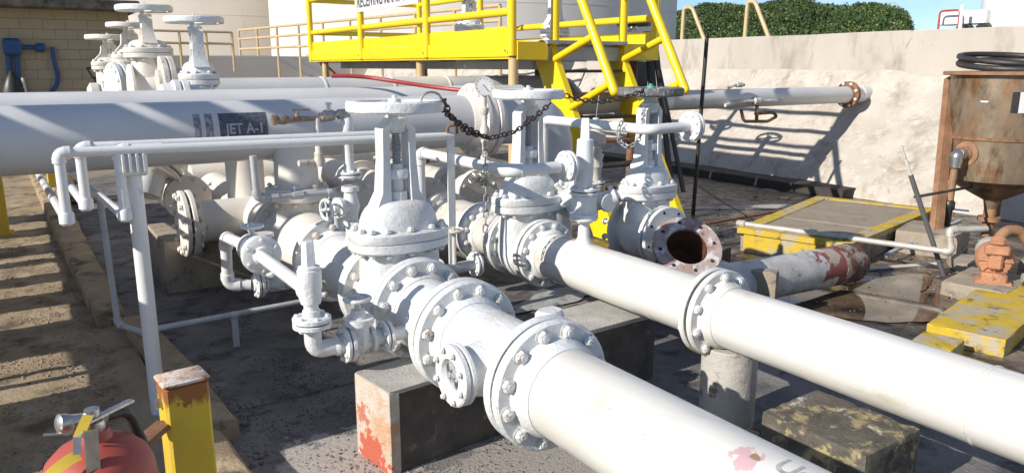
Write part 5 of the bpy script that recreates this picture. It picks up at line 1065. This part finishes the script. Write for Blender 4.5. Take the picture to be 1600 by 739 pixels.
rough_block('red_box', at(112, 312, z=.05), (.35, .3, .16), M_redend, 'small red painted block on the ground behind the drop legs', .2, n=5, cat='block')
# unseen pipe on saddles, added left of the view to shade slab and ground
t = thing('unseen_shade_pipe', 'unseen white pipe on saddles added left of the yellow posts to throw striped shade', 'pipe', (-.95, 3.2, 0))
HZ, HR = .98, .30
b = MB(); b.lathe((0, -.15, HZ), 'y', [(0, HR), (7.0, HR)], 40); b.build('pipe', M_white, t)
for y0, y1 in ((.20, 1.03), (1.24, 1.28), (1.97, 2.30), (2.72, 3.10), (3.42, 3.72), (4.1, 4.3), (4.5, 4.95), (5.4, 5.8), (6.2, 6.7)):
    b = MB(); b.box((0, (y0 + y1) / 2, HZ / 2 - .12), (.30, y1 - y0, HZ - .24)); b.build('shade_saddle', M_conc, t)
for k, (a, c, r, m_, lab) in enumerate([(at(1090, 352, z=.05), at(1262, 322, z=.06), .016, M_rust, 'thin rusty rod lying on the floor left of the covered pit'), (at(1102, 365, z=.04), at(1240, 338, z=.04), .012, M_dwhite, 'thin pale tube lying on the floor left of the covered pit'), (at(1090, 290, z=.4), at(1180, 345, z=.05), .008, M_black, 'slack black cable dropping from the black pole to the floor'), (at(1385, 398, z=.10), at(1500, 345, z=.14), .020, M_greyp, 'grey tube lying across the footing left of the orange pump'), (at(1290, 425, z=.03), at(1470, 412, z=.03), .016, M_dwhite, 'pale tube lying in the wet floor beyond the red ended pipe')]):
    b = MB(); mid = (a + c) / 2 + Vector((.02, .03, -.01)); b.tube([a, mid, c], r, 10); tag(b.build('loose_tube', m_), lab, 'tube')
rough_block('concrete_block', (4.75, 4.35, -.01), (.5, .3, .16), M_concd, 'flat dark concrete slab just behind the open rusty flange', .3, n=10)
rough_block('concrete_block', (6.55, 3.05, -.01), (.35, .3, .10), M_conc, 'broken concrete lump beside the orange pump plinth', .7, n=8)
t = thing('unseen_shade_slats', 'unseen slatted screen standing left of the view, shading the labelled pipe', 'blocker', (-2.5, 4.95, 0))  # unseen slats, added only to shade the labelled pipe
for z0, z1 in ((1.45, 2.30), (2.40, 2.72), (2.81, 3.06), (3.14, 3.34), (3.46, 3.60)):
    b = MB(); b.box((0, 0, (z0 + z1) / 2), (.04, .80, z1 - z0)); b.build('slat', M_greyp, t)
for yy in (-.42, .42): b = MB(); b.box((0, yy, 1.85), (.05, .05, 3.7)); b.build('post', M_greyp, t)
# ------------------------------------------------------------------ SLUDGE, GRAVEL, LITTER
def blob(name, c, rx, ry, rz, m, z, seed, n=90):
    b = MB(); P = []
    for k in range(n):
        a = 2 * PI * k / n; q = 1 + .6 * NZ.noise(Vector((math.cos(a) * 1.6 + seed, math.sin(a) * 1.6, seed))) + .10 * NZ.noise(Vector((math.cos(a) * 6, math.sin(a) * 6, seed)))
        x, y = rx * q * math.cos(a), ry * q * math.sin(a); P.append((c[0] + x * math.cos(rz) - y * math.sin(rz), c[1] + x * math.sin(rz) + y * math.cos(rz), z))
    b.add([(c[0], c[1], z)] + P, [(0, 1 + k, 1 + (k + 1) % n) for k in range(n)]); return struct(b.build(name, m))
blob('sludge_patch', at(870, 468, z=0), .42, .13, .2, M_sludge, .013, 1)
blob('sludge_patch', at(1180, 325, z=0), 1.1, .12, -.5, M_sludge, .014, 4)
M_water = mat('dark_puddle_water', (.015, .013, .011), None, 5, .06, .03, .02, 8)
blob('puddle', at(1330, 470, z=0), 1.0, .45, -.2, mat('brown_puddle_water', (.11, .075, .045), (.20, .15, .10), 2, .05, .03, .02, 6, [((.03, .024, .018), 2.2, .5, .1)]), .018, 3); blob('puddle', at(1110, 440, z=0), .5, .3, -.3, M_water, .019, 6)
def gravel(name, label, m, n, fn, s0, s1, seed):
    rnd = random.Random(seed); b = MB()
    for _ in range(n):
        x, y, z = fn(rnd); s = rnd.uniform(s0, s1) * rnd.uniform(.6, 1); vs = []
        for sx, sy_, sz in ((1, 0, 0), (-1, 0, 0), (0, 1, 0), (0, -1, 0), (0, 0, 1), (0, 0, -.4)):
            vs.append((x + (sx + rnd.uniform(-.3, .3)) * s, y + (sy_ + rnd.uniform(-.3, .3)) * s, z + (sz + rnd.uniform(-.2, .2)) * s * .7))
        b.add(vs, [(0, 2, 4), (2, 1, 4), (1, 3, 4), (3, 0, 4), (2, 0, 5), (1, 2, 5), (3, 1, 5), (0, 3, 5)], False)
    o = b.build(name, m); tag(o, label, 'gravel'); o['kind'] = 'stuff'; return o
def g1(r):
    while True:
        p = at(r.uniform(330, 1180), r.uniform(560, 800), z=0)
        if NZ.noise(p * 2.2) > r.uniform(-.35, .35): return p.x, p.y, .002
gravel('slab_gravel', 'pale and dark grit scattered over the dark slab near the front pipe', mat('pale_grit', (.36, .33, .30), (.10, .09, .085), 60, .9, .05, 0), 5200, g1, .002, .0085, 3)
def g1b(r): 
    
    while True:
        p = at(r.uniform(230, 800), r.uniform(440, 760), z=0)
        if NZ.noise(p * 3.1 + Vector((9, 0, 0))) > r.uniform(.0, .35): return p.x, p.y, .002
gravel('slab_debris', 'black grit scattered over the dark slab', mat('black_grit', (.05, .045, .045), (.12, .11, .10), 60, .9, .05, 0), 2600, g1b, .002, .009, 4)
def g2(r):
    while True:
        x, y = r.uniform(-.3, .32), r.uniform(2.2, 9)
        if NZ.noise(Vector((x, y, 5)) * 2.5) > r.uniform(-.4, .4) or x > .22: return x, y, .034
gravel('ground_debris', 'tan stones and litter strewn over the left ground along the curb', mat('tan_grit', (.42, .34, .25), (.20, .15, .10), 50, .9, .05, 0), 4500, g2, .002, .011, 5)
def g3(r):
    p = at(r.uniform(1120, 1500), r.uniform(300, 500), z=0); return p.x, p.y, .012
gravel('pit_debris', 'small rubble on the wet floor around the covered pit', mat('wet_rubble', (.22, .19, .15), (.08, .07, .055), 40, .8, .05, 0), 1500, g3, .004, .022, 6)
